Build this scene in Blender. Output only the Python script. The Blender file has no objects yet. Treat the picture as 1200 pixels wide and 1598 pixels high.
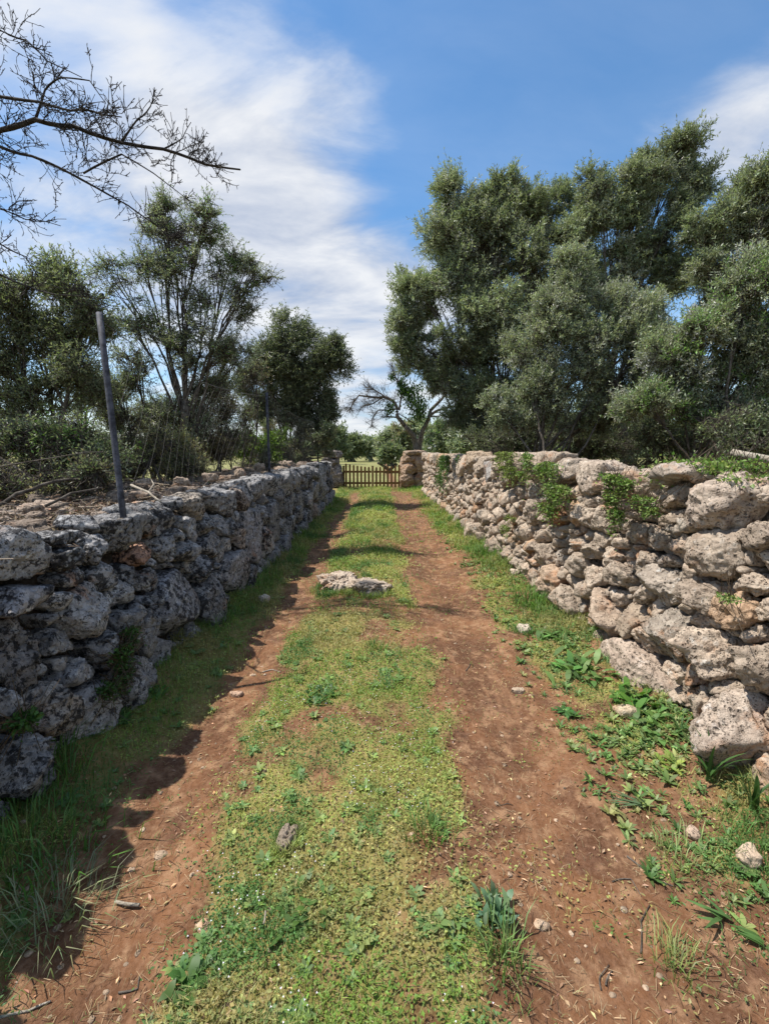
import bpy, bmesh, math, random
import numpy as np
from mathutils import Vector

sc = bpy.context.scene
COL = sc.collection
R = math.radians

# ------------------------------------------------------------------ camera
F_PX, IW, IH = 700.0, 1200.0, 1598.0          # photograph's pixels
CAM_Z = 1.5
PITCH = math.atan(94.0 / F_PX)
YAW = math.atan(5.0 / F_PX)                   # to the right
cam_d = bpy.data.cameras.new('camera')
cam_d.sensor_fit = 'HORIZONTAL'
cam_d.sensor_width = 36.0
cam_d.lens = 36.0 * F_PX / IW
cam_d.clip_start = 0.05
cam_d.clip_end = 6000
cam = bpy.data.objects.new('camera', cam_d)
COL.objects.link(cam)
cam.location = (0, 0, CAM_Z)
cam.rotation_euler = (R(90) - PITCH, 0, -YAW)
sc.camera = cam

def ray(u, v):
    a = (u - IW / 2) / F_PX
    b = (IH / 2 - v) / F_PX
    cp, sp = math.cos(PITCH), math.sin(PITCH)
    x, y, z = a, cp + b * sp, -sp + b * cp
    cy, sy = math.cos(YAW), math.sin(YAW)
    return np.array([x * cy + y * sy, -x * sy + y * cy, z])

ORI = np.array([0, 0, CAM_Z])
def at_z(u, v, z=0.0):
    d = ray(u, v); return ORI + d * ((z - CAM_Z) / d[2])
def at_y(u, v, y):
    d = ray(u, v); return ORI + d * (y / d[1])
def at_x(u, v, x):
    d = ray(u, v); return ORI + d * (x / d[0])

# ------------------------------------------------------------------ light
SUN_EL, SUN_FRONT = R(62), R(2)
to_sun = Vector((-math.cos(SUN_EL) * math.cos(SUN_FRONT), math.cos(SUN_EL) * math.sin(SUN_FRONT), math.sin(SUN_EL)))
sun_d = bpy.data.lights.new('sun', 'SUN')
sun_d.energy = 4.2
sun_d.angle = R(0.6)
sun_d.color = (1.0, 0.95, 0.87)
sun = bpy.data.objects.new('sun', sun_d)
COL.objects.link(sun)
sun.rotation_euler = to_sun.to_track_quat('Z', 'Y').to_euler()

world = bpy.data.worlds.new('World')
sc.world = world
world.use_nodes = True
wn, wl = world.node_tree.nodes, world.node_tree.links
wn.clear()
def wnode(t, **kw):
    n = wn.new(t)
    for k, v in kw.items(): setattr(n, k, v)
    return n
def wmath(op, a, b=None, c=None, clamp=False):
    n = wnode('ShaderNodeMath', operation=op, use_clamp=clamp)
    for i, q in enumerate((a, b, c)):
        if q is None: continue
        if isinstance(q, (int, float)): n.inputs[i].default_value = q
        else: wl.new(q, n.inputs[i])
    return n.outputs[0]
sky = wnode('ShaderNodeTexSky', sky_type='NISHITA', sun_disc=False, sun_elevation=SUN_EL,
            sun_rotation=math.atan2(to_sun.x, to_sun.y), air_density=1.0, dust_density=0.3, ozone_density=3.0, altitude=50)
bg_sky = wnode('ShaderNodeBackground'); bg_sky.inputs[1].default_value = 0.125
hsv = wnode('ShaderNodeHueSaturation'); hsv.inputs['Saturation'].default_value = 1.22; hsv.inputs['Hue'].default_value = 0.495; wl.new(sky.outputs[0], hsv.inputs['Color']); wl.new(hsv.outputs[0], bg_sky.inputs[0])
tc = wnode('ShaderNodeTexCoord')
sep = wnode('ShaderNodeSeparateXYZ'); wl.new(tc.outputs['Generated'], sep.inputs[0])
zz = wmath('ADD', wmath('MAXIMUM', sep.outputs[2], 0.0), 0.42)
px_, py_ = wmath('DIVIDE', sep.outputs[0], zz), wmath('DIVIDE', sep.outputs[1], zz)
comb = wnode('ShaderNodeCombineXYZ'); wl.new(px_, comb.inputs[0]); wl.new(py_, comb.inputs[1])
mp = wnode('ShaderNodeMapping'); mp.inputs['Rotation'].default_value = (0, 0, R(-38)); mp.inputs['Scale'].default_value = (0.75, 1.7, 1)
wl.new(comb.outputs[0], mp.inputs[0])
def wnoise(scale, detail, rough, dist=0.0, off=(0, 0, 0)):
    n = wnode('ShaderNodeTexNoise'); n.inputs['Scale'].default_value = scale; n.inputs['Detail'].default_value = detail
    n.inputs['Roughness'].default_value = rough; n.inputs['Distortion'].default_value = dist
    m2 = wnode('ShaderNodeMapping'); m2.inputs['Location'].default_value = off
    wl.new(mp.outputs[0], m2.inputs[0]); wl.new(m2.outputs[0], n.inputs['Vector'])
    return n.outputs[0]
def wdot(u, v):
    d = ray(u, v); d = d / np.linalg.norm(d)
    n = wnode('ShaderNodeVectorMath', operation='DOT_PRODUCT'); wl.new(tc.outputs['Generated'], n.inputs[0]); n.inputs[1].default_value = d
    return n.outputs['Value']
def wblob(u, v, deg_in, deg_out):              # 1 at the direction, falling to 0
    n = wnode('ShaderNodeMapRange', interpolation_type='SMOOTHSTEP'); wl.new(wdot(u, v), n.inputs[0])
    n.inputs[1].default_value = math.cos(R(deg_out)); n.inputs[2].default_value = math.cos(R(deg_in))
    return n.outputs[0]
n1 = wnoise(1.1, 6, 0.55, 0.8, (3.1, 1.7, 0))
n2 = wnoise(3.4, 8, 0.58, 0.35, (7.3, 2.2, 0))
n3 = wnoise(8.0, 7, 0.6, 0.2, (1.3, 5.2, 0))
cov = wmath('ADD', wmath('MULTIPLY', n1, 1.1), wmath('MULTIPLY', n2, 0.55))          # about 0.8
cov = wmath('MULTIPLY_ADD', n2, 0.5, cov); cov = wmath('MULTIPLY_ADD', n3, 0.45, cov)
cov = wmath('ADD', cov, -0.61)
for (u, v, a0, a1, k) in ((700, 40, 2, 20, -0.42), (980, 110, 3, 26, -0.62), (380, 20, 1, 9, -0.22), (620, 260, 1, 12, -0.26), (800, 215, 1, 12, -0.22),
                         (1320, 205, 2, 13, 0.70), (925, 85, 0.5, 5.5, 0.50), (1080, 210, 1, 6, 0.2), (40, 90, 6, 24, 0.14), (500, 440, 6, 24, 0.36), (380, 230, 2, 14, 0.20), (570, 110, 1, 9, 0.18), (330, 70, 1, 6, -0.14)):
    cov = wmath('MULTIPLY_ADD', wblob(u, v, a0, a1), k, cov)
mr = wnode('ShaderNodeMapRange', interpolation_type='SMOOTHSTEP'); wl.new(cov, mr.inputs[0])
mr.inputs[1].default_value = 0.30; mr.inputs[2].default_value = 1.16
mask = wmath('MULTIPLY_ADD', mr.outputs[0], 0.84, 0.10)
cr = wnode('ShaderNodeValToRGB'); wl.new(n2, cr.inputs[0])
cr.color_ramp.elements[0].position = 0.36; cr.color_ramp.elements[0].color = (0.46, 0.53, 0.68, 1)
cr.color_ramp.elements[1].position = 0.62; cr.color_ramp.elements[1].color = (0.92, 0.93, 0.95, 1)
bg_c = wnode('ShaderNodeBackground'); wl.new(cr.outputs[0], bg_c.inputs[0]); bg_c.inputs[1].default_value = 0.62
mx = wnode('ShaderNodeMixShader'); wl.new(mask, mx.inputs[0]); wl.new(bg_sky.outputs[0], mx.inputs[1]); wl.new(bg_c.outputs[0], mx.inputs[2])
wo = wnode('ShaderNodeOutputWorld'); wl.new(mx.outputs[0], wo.inputs[0])

sc.view_settings.view_transform = 'Standard'
sc.view_settings.look = 'None'
sc.view_settings.exposure = 0.68
sc.view_settings.gamma = 1.0
sc.render.engine = 'CYCLES'
sc.cycles.use_denoising = True
sc.cycles.max_bounces = 6
sc.cycles.diffuse_bounces = 3
sc.cycles.transmission_bounces = 3

# ------------------------------------------------------------------ numpy helpers
rng = np.random.default_rng(7)
random.seed(7)

def _hash(ix, iy, iz, seed):
    n = (ix.astype(np.int64) * 374761393 + iy.astype(np.int64) * 668265263 + iz.astype(np.int64) * 1440662683 + seed * 974711) & 0xFFFFFFFF
    n = n.astype(np.uint32)
    n = (n ^ (n >> np.uint32(13))) * np.uint32(1274126177)
    n = (n ^ (n >> np.uint32(16))) * np.uint32(2246822519)
    n = n ^ (n >> np.uint32(15))
    return n.astype(np.float64) / 4294967296.0

def vnoise(P, seed=0):
    P = np.asarray(P, float)
    i = np.floor(P).astype(np.int64); f = P - i
    f = f * f * f * (f * (f * 6 - 15) + 10)
    r = 0
    for dx in (0, 1):
        wx = f[:, 0] if dx else 1 - f[:, 0]
        for dy in (0, 1):
            wy = f[:, 1] if dy else 1 - f[:, 1]
            for dz in (0, 1):
                wz = f[:, 2] if dz else 1 - f[:, 2]
                r = r + wx * wy * wz * _hash(i[:, 0] + dx, i[:, 1] + dy, i[:, 2] + dz, seed)
    return r * 2 - 1

def fbm(P, octv=4, gain=0.5, seed=0):
    a, s, r = 1.0, 1.0, 0
    for k in range(octv):
        r = r + a * vnoise(P * s + k * 17.3, seed + k)
        a *= gain; s *= 2.03
    return r

def worley(P, seed=0):
    i = np.floor(P).astype(np.int64)
    best = np.full(len(P), 9.0)
    for dx in (-1, 0, 1):
        for dy in (-1, 0, 1):
            for dz in (-1, 0, 1):
                c = i + np.array([dx, dy, dz])
                q = np.stack([c[:, k] + _hash(c[:, 0], c[:, 1], c[:, 2], seed + 11 * k) for k in range(3)], 1)
                best = np.minimum(best, ((q - P) ** 2).sum(1))
    return np.sqrt(best)

def unit(a):
    return a / np.maximum(np.linalg.norm(a, axis=-1, keepdims=True), 1e-9)

def noise2(x, y, s, seed=0, octv=3):
    x = np.atleast_1d(np.asarray(x, float)); y = np.atleast_1d(np.asarray(y, float))
    return fbm(np.stack([x * s, y * s, np.zeros_like(x) + 0.37 * seed], 1), octv, 0.5, seed)

def sstep(a, b, x):
    t = np.clip((x - a) / (b - a), 0, 1); return t * t * (3 - 2 * t)

class MB:
    """collects quads and triangles (with one colour per face) for ONE mesh"""
    def __init__(s):
        s.v, s.q, s.t, s.qc, s.tc, s.n = [], [], [], [], [], 0
    def add(s, verts, quads=None, tris=None, col=(1, 1, 1)):
        verts = np.asarray(verts, float)
        if quads is not None and len(quads):
            quads = np.asarray(quads, np.int64); s.q.append(quads + s.n)
            c = np.asarray(col, float); s.qc.append(np.broadcast_to(c, (len(quads), 3)) if c.ndim == 1 else c)
        if tris is not None and len(tris):
            tris = np.asarray(tris, np.int64); s.t.append(tris + s.n)
            c = np.asarray(col, float); s.tc.append(np.broadcast_to(c, (len(tris), 3)) if c.ndim == 1 else c)
        s.v.append(verts); s.n += len(verts)
    def build(s, name, mat, parent=None, origin=(0, 0, 0), smooth=True, **props):
        v = np.concatenate(s.v) if s.v else np.zeros((0, 3))
        o = np.asarray(origin, float)
        v = v - o
        nq = sum(len(a) for a in s.q); nt = sum(len(a) for a in s.t)
        me = bpy.data.meshes.new(name)
        me.vertices.add(len(v)); me.vertices.foreach_set('co', v.astype(np.float32).ravel())
        loops = []
        if nq: loops.append(np.concatenate(s.q).ravel())
        if nt: loops.append(np.concatenate(s.t).ravel())
        loops = np.concatenate(loops)
        me.loops.add(len(loops)); me.loops.foreach_set('vertex_index', loops.astype(np.int32))
        me.polygons.add(nq + nt)
        ls = np.concatenate([np.arange(nq) * 4, nq * 4 + np.arange(nt) * 3])
        me.polygons.foreach_set('loop_start', ls.astype(np.int32))
        me.polygons.foreach_set('use_smooth', np.full(nq + nt, smooth))
        me.update(calc_edges=True)
        cols = np.ones((nq + nt, 4))
        if nq: cols[:nq, :3] = np.concatenate(s.qc)
        if nt: cols[nq:, :3] = np.concatenate(s.tc)
        at = me.attributes.new('tint', 'FLOAT_COLOR', 'FACE')
        at.data.foreach_set('color', cols.astype(np.float32).ravel())
        me.materials.append(mat)
        ob = bpy.data.objects.new(name, me)
        COL.objects.link(ob)
        if parent is not None:
            ob.parent = parent
            o = o - np.array(parent.location)
        ob.location = o
        for k, val in props.items(): ob[k] = val
        return ob

def thing(name, label, cat, loc, group=None):
    o = bpy.data.objects.new(name, None)
    COL.objects.link(o); o.location = loc; o.empty_display_size = 0.1
    o['label'] = label; o['category'] = cat
    if group: o['group'] = group
    return o

def tube(mb, pts, rad, sides=6, col=(1, 1, 1), cap=True):
    pts = np.asarray(pts, float); n = len(pts)
    rad = np.broadcast_to(np.asarray(rad, float), (n,))
    d = np.gradient(pts, axis=0); d = unit(d)
    ref = np.array([0, 0, 1.0]) if abs(d[0][2]) < 0.9 else np.array([1.0, 0, 0])
    a = unit(np.cross(d, ref)); b = np.cross(d, a)
    ang = np.arange(sides) * 2 * math.pi / sides
    V = pts[:, None, :] + rad[:, None, None] * (np.cos(ang)[None, :, None] * a[:, None, :] + np.sin(ang)[None, :, None] * b[:, None, :])
    V = V.reshape(-1, 3)
    k = np.arange(sides); k2 = (k + 1) % sides
    Q = np.concatenate([np.stack([i * sides + k, i * sides + k2, (i + 1) * sides + k2, (i + 1) * sides + k], 1) for i in range(n - 1)])
    T = None
    if cap:
        V = np.concatenate([V, pts[:1], pts[-1:]])
        c0, c1 = n * sides, n * sides + 1
        T = np.concatenate([np.stack([np.full(sides, c0), k2, k], 1), np.stack([np.full(sides, c1), (n - 1) * sides + k, (n - 1) * sides + k2], 1)])
    mb.add(V, Q, T, col)

def prisms(mb, A, B, ra, rb, col=(1, 1, 1)):
    """many straight three-sided twigs at once"""
    A = np.asarray(A, float); B = np.asarray(B, float); N = len(A)
    if not N: return
    ra = np.broadcast_to(ra, (N,)); rb = np.broadcast_to(rb, (N,))
    d = unit(B - A); ref = np.where(np.abs(d[:, 2:3]) < 0.9, [[0, 0, 1.0]], [[1.0, 0, 0]])
    a = unit(np.cross(d, ref)); b = np.cross(d, a)
    V = []
    for P, r in ((A, ra), (B, rb)):
        for k in range(3):
            g = k * 2 * math.pi / 3
            V.append(P + r[:, None] * (math.cos(g) * a + math.sin(g) * b))
    V = np.stack(V, 1).reshape(-1, 3)
    o = np.arange(N)[:, None] * 6
    Q = np.concatenate([o + np.array([[k, (k + 1) % 3, 3 + (k + 1) % 3, 3 + k]]) for k in range(3)])
    c = np.asarray(col, float)
    if c.ndim == 2: c = np.concatenate([c, c, c])
    mb.add(V, Q, None, c)

def leaves(mb, P, D, Nn, L, W, col, fold=0.0):
    """many leaves at once: a lozenge, base P, direction D, face normal about Nn"""
    N = len(P)
    L = np.broadcast_to(L, (N,))[:, None]; W = np.broadcast_to(W, (N,))[:, None]
    D = unit(D); S = unit(np.cross(D, Nn)); U = np.cross(S, D)
    m = P + D * L * 0.45 + U * W * fold
    V = np.stack([P, m + S * W * 0.5, P + D * L, m - S * W * 0.5], 1).reshape(-1, 3)
    o = np.arange(N)[:, None] * 4
    mb.add(V, o + np.array([[0, 1, 2, 3]]), None, col)

def ovate(mb, P, D, Nn, L, W, col, droop=0.3):
    """longer leaves of six corners with a bend"""
    N = len(P)
    L = np.broadcast_to(L, (N,))[:, None]; W = np.broadcast_to(W, (N,))[:, None]
    D = unit(D); S = unit(np.cross(D, Nn)); U = np.cross(S, D)
    p1 = P + D * L * 0.42 + U * L * droop * 0.22
    p2 = P + D * L * 0.75 + U * L * droop * 0.12
    p3 = P + D * L - U * L * droop * 0.25
    V = np.stack([P - S * W * 0.1, P + S * W * 0.1, p1 + S * W * 0.5, p1 - S * W * 0.5, p2 + S * W * 0.42, p2 - S * W * 0.42, p3], 1).reshape(-1, 3)
    o = np.arange(N)[:, None] * 7
    col = np.asarray(col, float)
    c2 = col if col.ndim == 1 else np.concatenate([col, col])
    mb.add(V, np.concatenate([o + np.array([[0, 1, 2, 3]]), o + np.array([[3, 2, 4, 5]])]), None, c2)
    mb2 = np.array([[5, 4, 6]])
    mb.n -= len(V)
    mb.v.pop()
    mb.add(V, None, o + mb2, col)

def blades(mb, P, D, H, W, bend, col):
    """grass blades: base P, lean direction D (horizontal), height H"""
    N = len(P)
    H = np.broadcast_to(H, (N,))[:, None]; W = np.broadcast_to(W, (N,))[:, None]; bend = np.broadcast_to(bend, (N,))[:, None]
    up = np.array([[0, 0, 1.0]])
    S = unit(np.cross(D, up + 0 * D))
    rot = rng.uniform(-0.8, 0.8, (N, 1))
    S = unit(S + D * rot)
    p1 = P + up * H * 0.55 + D * H * bend * 0.28
    p2 = P + up * H * (1 - 0.35 * bend) + D * H * bend
    V = np.stack([P - S * W * 0.5, P + S * W * 0.5, p1 + S * W * 0.38, p1 - S * W * 0.38, p2], 1).reshape(-1, 3)
    o = np.arange(N)[:, None] * 5
    mb.add(V, o + np.array([[0, 1, 2, 3]]), None, col)
    mb.n -= len(V); mb.v.pop()
    mb.add(V, None, o + np.array([[3, 2, 4]]), col)

def jitter_col(base, n, dv=0.25, dh=0.08):
    base = np.asarray(base, float)
    k = np.exp(rng.normal(0, dv, (n, 1)))
    return np.clip(base * k * (1 + rng.normal(0, dh, (n, 3))), 0, 1)

# ------------------------------------------------------------------ materials
def new_mat(name):
    m = bpy.data.materials.new(name); m.use_nodes = True
    nt = m.node_tree; nt.nodes.clear()
    return m, nt.nodes, nt.links

class NT:
    def __init__(s, name):
        s.m, s.n, s.l = new_mat(name)
        s.out = s.n.new('ShaderNodeOutputMaterial')
        s.bsdf = s.n.new('ShaderNodeBsdfPrincipled')
        s.l.new(s.bsdf.outputs[0], s.out.inputs[0])
        s.bsdf.inputs['Roughness'].default_value = 0.9
        s.bsdf.inputs['Specular IOR Level'].default_value = 0.2
        s.geo = s.n.new('ShaderNodeNewGeometry')
    def put(s, v, sock):
        if isinstance(v, (int, float)): sock.default_value = v
        elif isinstance(v, (tuple, list)): sock.default_value = (*v, 1) if len(v) == 3 and sock.type == 'RGBA' else v
        else: s.l.new(v, sock)
    def noise(s, scale, detail=5, rough=0.6, dist=0.0, vec=None):
        n = s.n.new('ShaderNodeTexNoise'); n.inputs['Scale'].default_value = scale; n.inputs['Detail'].default_value = detail
        n.inputs['Roughness'].default_value = rough; n.inputs['Distortion'].default_value = dist
        s.l.new(vec or s.geo.outputs['Position'], n.inputs['Vector']); return n.outputs[0]
    def voro(s, scale, feat='F1', rand=1.0, vec=None):
        n = s.n.new('ShaderNodeTexVoronoi'); n.feature = feat; n.inputs['Scale'].default_value = scale; n.inputs['Randomness'].default_value = rand
        s.l.new(vec or s.geo.outputs['Position'], n.inputs['Vector']); return n.outputs[0]
    def rng(s, v, a, b, c=0.0, d=1.0):
        n = s.n.new('ShaderNodeMapRange'); n.interpolation_type = 'SMOOTHSTEP'
        s.put(v, n.inputs[0]); n.inputs[1].default_value = a; n.inputs[2].default_value = b; n.inputs[3].default_value = c; n.inputs[4].default_value = d
        return n.outputs[0]
    def math(s, op, a, b=0.0):
        n = s.n.new('ShaderNodeMath'); n.operation = op; s.put(a, n.inputs[0]); s.put(b, n.inputs[1]); return n.outputs[0]
    def mix(s, f, a, b, mode='MIX'):
        n = s.n.new('ShaderNodeMix'); n.data_type = 'RGBA'; n.blend_type = mode
        s.put(f, n.inputs[0]); s.put(a, n.inputs[6]); s.put(b, n.inputs[7]); return n.outputs[2]
    def attr(s, name, fac=False):
        n = s.n.new('ShaderNodeAttribute'); n.attribute_name = name; return n.outputs['Fac' if fac else 'Color']
    def bump(s, h, strength, dist, prev=None):
        n = s.n.new('ShaderNodeBump'); n.inputs['Strength'].default_value = strength; n.inputs['Distance'].default_value = dist
        s.l.new(h, n.inputs['Height'])
        if prev is not None: s.l.new(prev, n.inputs['Normal'])
        return n.outputs[0]
    def color(s, c): s.put(c, s.bsdf.inputs['Base Color'])
    def normal(s, n): s.l.new(n, s.bsdf.inputs['Normal'])

def stone_mat(name, pale, grey, dark, crust_pitdark, lichen_amt, crust_amt, orange_amt):
    t = NT(name)
    tint = t.attr('tint')
    n_big = t.noise(5, 5, 0.6, 0.4)
    n_mid = t.noise(22, 6, 0.65, 0.3)
    n_fine = t.noise(90, 4, 0.65)
    c = t.mix(t.rng(n_big, 0.35, 0.65), grey, pale)
    c = t.mix(t.rng(n_mid, 0.42, 0.62, 0, 0.7), c, dark)
    c = t.mix(t.rng(n_fine, 0.35, 0.7, 0.0, 0.35), c, pale)
    orange = t.noise(3.2, 5, 0.6, 0.8)
    c = t.mix(t.rng(orange, 0.60 - orange_amt, 0.74 - orange_amt * 0.6, 0, 0.75), c, (0.36, 0.19, 0.10))
    lic = t.noise(13, 7, 0.72, 0.2)
    c = t.mix(t.rng(lic, 0.62 - lichen_amt, 0.70 - lichen_amt, 0, 0.75), c, (0.56, 0.55, 0.52))
    yl = t.noise(9.1, 6, 0.7, 0.5)
    c = t.mix(t.rng(yl, 0.66, 0.74, 0, 0.5), c, (0.42, 0.36, 0.18))
    crn = t.noise(21, 8, 0.74, 0.2)
    spot = t.math('MULTIPLY', t.rng(t.voro(19), 0.16, 0.30, 1, 0), t.rng(t.noise(4.5, 3), 0.46, 0.60))
    crn = t.math('ADD', crn, t.math('MULTIPLY', t.math('SUBTRACT', t.noise(2.6, 2, 0.5, 0.5), 0.5), 0.42))
    c = t.mix(t.rng(crn, 0.66 - crust_amt, 0.72 - crust_amt, 0, 0.88), c, crust_pitdark)
    wv = t.n.new('ShaderNodeVectorMath'); wv.operation = 'MULTIPLY_ADD'
    wn_ = t.n.new('ShaderNodeTexNoise'); wn_.inputs['Scale'].default_value = 30; t.l.new(t.geo.outputs['Position'], wn_.inputs['Vector'])
    t.l.new(wn_.outputs['Color'], wv.inputs[0]); wv.inputs[1].default_value = (0.03, 0.03, 0.03); t.l.new(t.geo.outputs['Position'], wv.inputs[2])
    pit = t.math('MULTIPLY', t.rng(t.voro(30, vec=wv.outputs[0]), 0.08, 0.34, 1, 0), t.rng(t.noise(6, 3), 0.40, 0.58))
    pit2 = t.math('MULTIPLY', t.rng(t.voro(75, vec=wv.outputs[0]), 0.10, 0.36, 1, 0), t.rng(t.noise(9, 3), 0.38, 0.58))
    pit = t.math('MAXIMUM', pit, t.math('MULTIPLY', pit2, 0.7))
    c = t.mix(t.math('MULTIPLY', pit, 0.72), c, crust_pitdark)  # shade inside the pits put into the colour, besides the bump
    c = t.mix(t.math('MULTIPLY', spot, 0.55 if lichen_amt > 0.05 else 0.25), c, (0.55, 0.55, 0.54))
    c = t.mix(1.0, c, tint, 'MULTIPLY')
    t.color(c)
    b = t.bump(n_mid, 0.8, 0.03)
    b = t.bump(pit, 1.0, -0.02, b)
    b = t.bump(n_fine, 0.7, 0.006, b)
    b = t.bump(t.noise(260, 3, 0.6), 0.5, 0.002, b)
    t.normal(b)
    return t.m

M = {}
M['stone_pale'] = stone_mat('pale limestone', (0.48, 0.415, 0.345), (0.38, 0.32, 0.265), (0.23, 0.185, 0.15), (0.055, 0.044, 0.036), 0.03, 0.02, 0.07)  # pale, warm limestone by its own colour
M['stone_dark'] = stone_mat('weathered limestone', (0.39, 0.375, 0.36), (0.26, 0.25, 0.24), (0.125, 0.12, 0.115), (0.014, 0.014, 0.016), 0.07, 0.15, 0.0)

def core_mat():
    t = NT('rubble and earth')
    c = t.mix(t.rng(t.noise(9, 6, 0.7), 0.35, 0.65), (0.05, 0.038, 0.028), (0.12, 0.088, 0.062))
    c = t.mix(t.rng(t.noise(40, 4, 0.7), 0.5, 0.7, 0, 0.6), c, (0.24, 0.19, 0.13))
    t.color(c); t.normal(t.bump(t.noise(30, 6, 0.7), 1.0, 0.05)); return t.m
M['core'] = core_mat()

def ground_mat():
    t = NT('red earth and turf')
    cov = t.attr('cover', True)
    n1 = t.noise(2.3, 6, 0.62, 0.5); n2 = t.noise(11, 6, 0.65); n3 = t.noise(60, 5, 0.7); n4 = t.noise(5, 4, 0.6)
    c = t.mix(t.rng(n1, 0.38, 0.64), (0.090, 0.040, 0.019), (0.20, 0.092, 0.042))
    c = t.mix(t.rng(n2, 0.48, 0.66, 0, 0.8), c, (0.33, 0.195, 0.108))
    stk = t.n.new('ShaderNodeMapping'); stk.inputs['Scale'].default_value = (9, 0.9, 1); t.l.new(t.geo.outputs['Position'], stk.inputs[0])
    c = t.mix(t.rng(t.noise(1.0, 5, 0.6, 0.4, stk.outputs[0]), 0.54, 0.70, 0, 0.55), c, (0.30, 0.165, 0.088))
    c = t.mix(t.rng(n4, 0.52, 0.70, 0, 0.75), c, (0.095, 0.045, 0.027))
    c = t.mix(t.rng(n3, 0.35, 0.75, 0, 0.35), c, (0.34, 0.20, 0.125))
    peb = t.voro(70)
    pebm = t.math('MULTIPLY', t.rng(peb, 0.1, 0.2, 1, 0), t.rng(t.noise(25, 2), 0.58, 0.64))
    c = t.mix(t.math('MULTIPLY', pebm, 0.6), c, (0.40, 0.31, 0.23))
    g = t.mix(t.rng(n2, 0.4, 0.6), (0.19, 0.185, 0.050), (0.27, 0.235, 0.08))
    g = t.mix(t.rng(n3, 0.5, 0.7), g, (0.27, 0.19, 0.09))
    far = t.n.new('ShaderNodeSeparateXYZ'); t.l.new(t.geo.outputs['Position'], far.inputs[0])
    field = t.mix(t.rng(t.noise(0.5, 5, 0.6), 0.35, 0.65), (0.16, 0.19, 0.06), (0.26, 0.25, 0.10))
    g = t.mix(t.rng(far.outputs[1], 18, 22), g, field)
    m = t.math('MULTIPLY', t.rng(t.math('ADD', cov, t.math('MULTIPLY', t.math('SUBTRACT', n3, 0.5), 0.7)), 0.25, 0.75), 0.85)
    c = t.mix(m, c, g)
    t.color(c)
    b = t.bump(n3, 0.8, 0.012); b = t.bump(t.noise(220, 4, 0.7), 0.6, 0.004, b); b = t.bump(pebm, 0.7, 0.008, b)
    t.normal(b); return t.m
M['ground'] = ground_mat()

def leaf_mat(name, trans=0.3, rough=0.5, under=None, spec=0.4):
    t = NT(name)
    c = t.attr('tint')
    if under: c = t.mix(t.math('MULTIPLY', t.geo.outputs['Backfacing'], 0.6), c, under)
    t.color(c); t.bsdf.inputs['Roughness'].default_value = rough; t.bsdf.inputs['Specular IOR Level'].default_value = spec
    tr = t.n.new('ShaderNodeBsdfTranslucent'); t.l.new(t.mix(1.0, c, (1.0, 1.1, 0.6), 'MULTIPLY'), tr.inputs[0])
    mxs = t.n.new('ShaderNodeMixShader'); mxs.inputs[0].default_value = trans
    t.l.new(t.bsdf.outputs[0], mxs.inputs[1]); t.l.new(tr.outputs[0], mxs.inputs[2]); t.l.new(mxs.outputs[0], t.out.inputs[0])
    return t.m
M['olive_leaf'] = leaf_mat('olive leaf', 0.40, 0.40, (0.27, 0.29, 0.22))
M['green_leaf'] = leaf_mat('green leaf', 0.35, 0.5)
M['grass'] = leaf_mat('grass', 0.35, 0.55)

def bark_mat(name, a, b, lich):
    t = NT(name)
    n1 = t.noise(14, 6, 0.65, 0.5)
    c = t.mix(t.rng(n1, 0.38, 0.62), a, b)
    c = t.mix(t.rng(t.noise(30, 5, 0.7), 0.6, 0.72, 0, 0.6), c, lich)
    t.color(c); t.normal(t.bump(n1, 0.9, 0.03)); return t.m
M['bark'] = bark_mat('olive bark', (0.055, 0.045, 0.036), (0.14, 0.12, 0.10), (0.20, 0.19, 0.16))
M['bark_dark'] = bark_mat('almond bark', (0.022, 0.019, 0.018), (0.055, 0.048, 0.045), (0.10, 0.10, 0.09))
M['bark_pale'] = bark_mat('weathered dead wood', (0.26, 0.22, 0.17), (0.42, 0.37, 0.30), (0.5, 0.47, 0.42))

def wood_mat():
    t = NT('stained pine')
    sp = t.n.new('ShaderNodeMapping'); sp.inputs['Scale'].default_value = (30, 30, 3); t.l.new(t.geo.outputs['Position'], sp.inputs[0])
    n1 = t.noise(1.5, 5, 0.6, 0.6, sp.outputs[0])
    c = t.mix(t.rng(n1, 0.35, 0.65), (0.16, 0.085, 0.028), (0.27, 0.155, 0.06))
    t.color(t.mix(1.0, c, t.attr('tint'), 'MULTIPLY')); t.bsdf.inputs['Roughness'].default_value = 0.65; t.normal(t.bump(n1, 0.4, 0.004)); return t.m
M['gate'] = wood_mat()
def plain(name, c, rough, metal=0.0, var=0.25):
    t = NT(name)
    n = t.noise(25, 5, 0.65)
    dark = tuple(x * (1 - var) for x in c); lite = tuple(min(1, x * (1 + var)) for x in c)
    cc = t.mix(t.rng(n, 0.35, 0.65), dark, lite)
    t.color(t.mix(1.0, cc, t.attr('tint'), 'MULTIPLY')); t.bsdf.inputs['Roughness'].default_value = rough; t.bsdf.inputs['Metallic'].default_value = metal
    t.normal(t.bump(n, 0.3, 0.002)); return t.m
M['post'] = plain('grey galvanised tube', (0.058, 0.060, 0.074), 0.7, 0.0, 0.5)
M['black'] = plain('black rubber', (0.018, 0.018, 0.02), 0.5)
M['wire'] = plain('dull wire', (0.11, 0.105, 0.10), 0.6, 0.2)
M['litter'] = plain('dry litter', (1, 1, 1), 0.9, 0, 0.0)
M['petal'] = plain('white petal', (0.72, 0.68, 0.75), 0.6, 0, 0.05)

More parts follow.
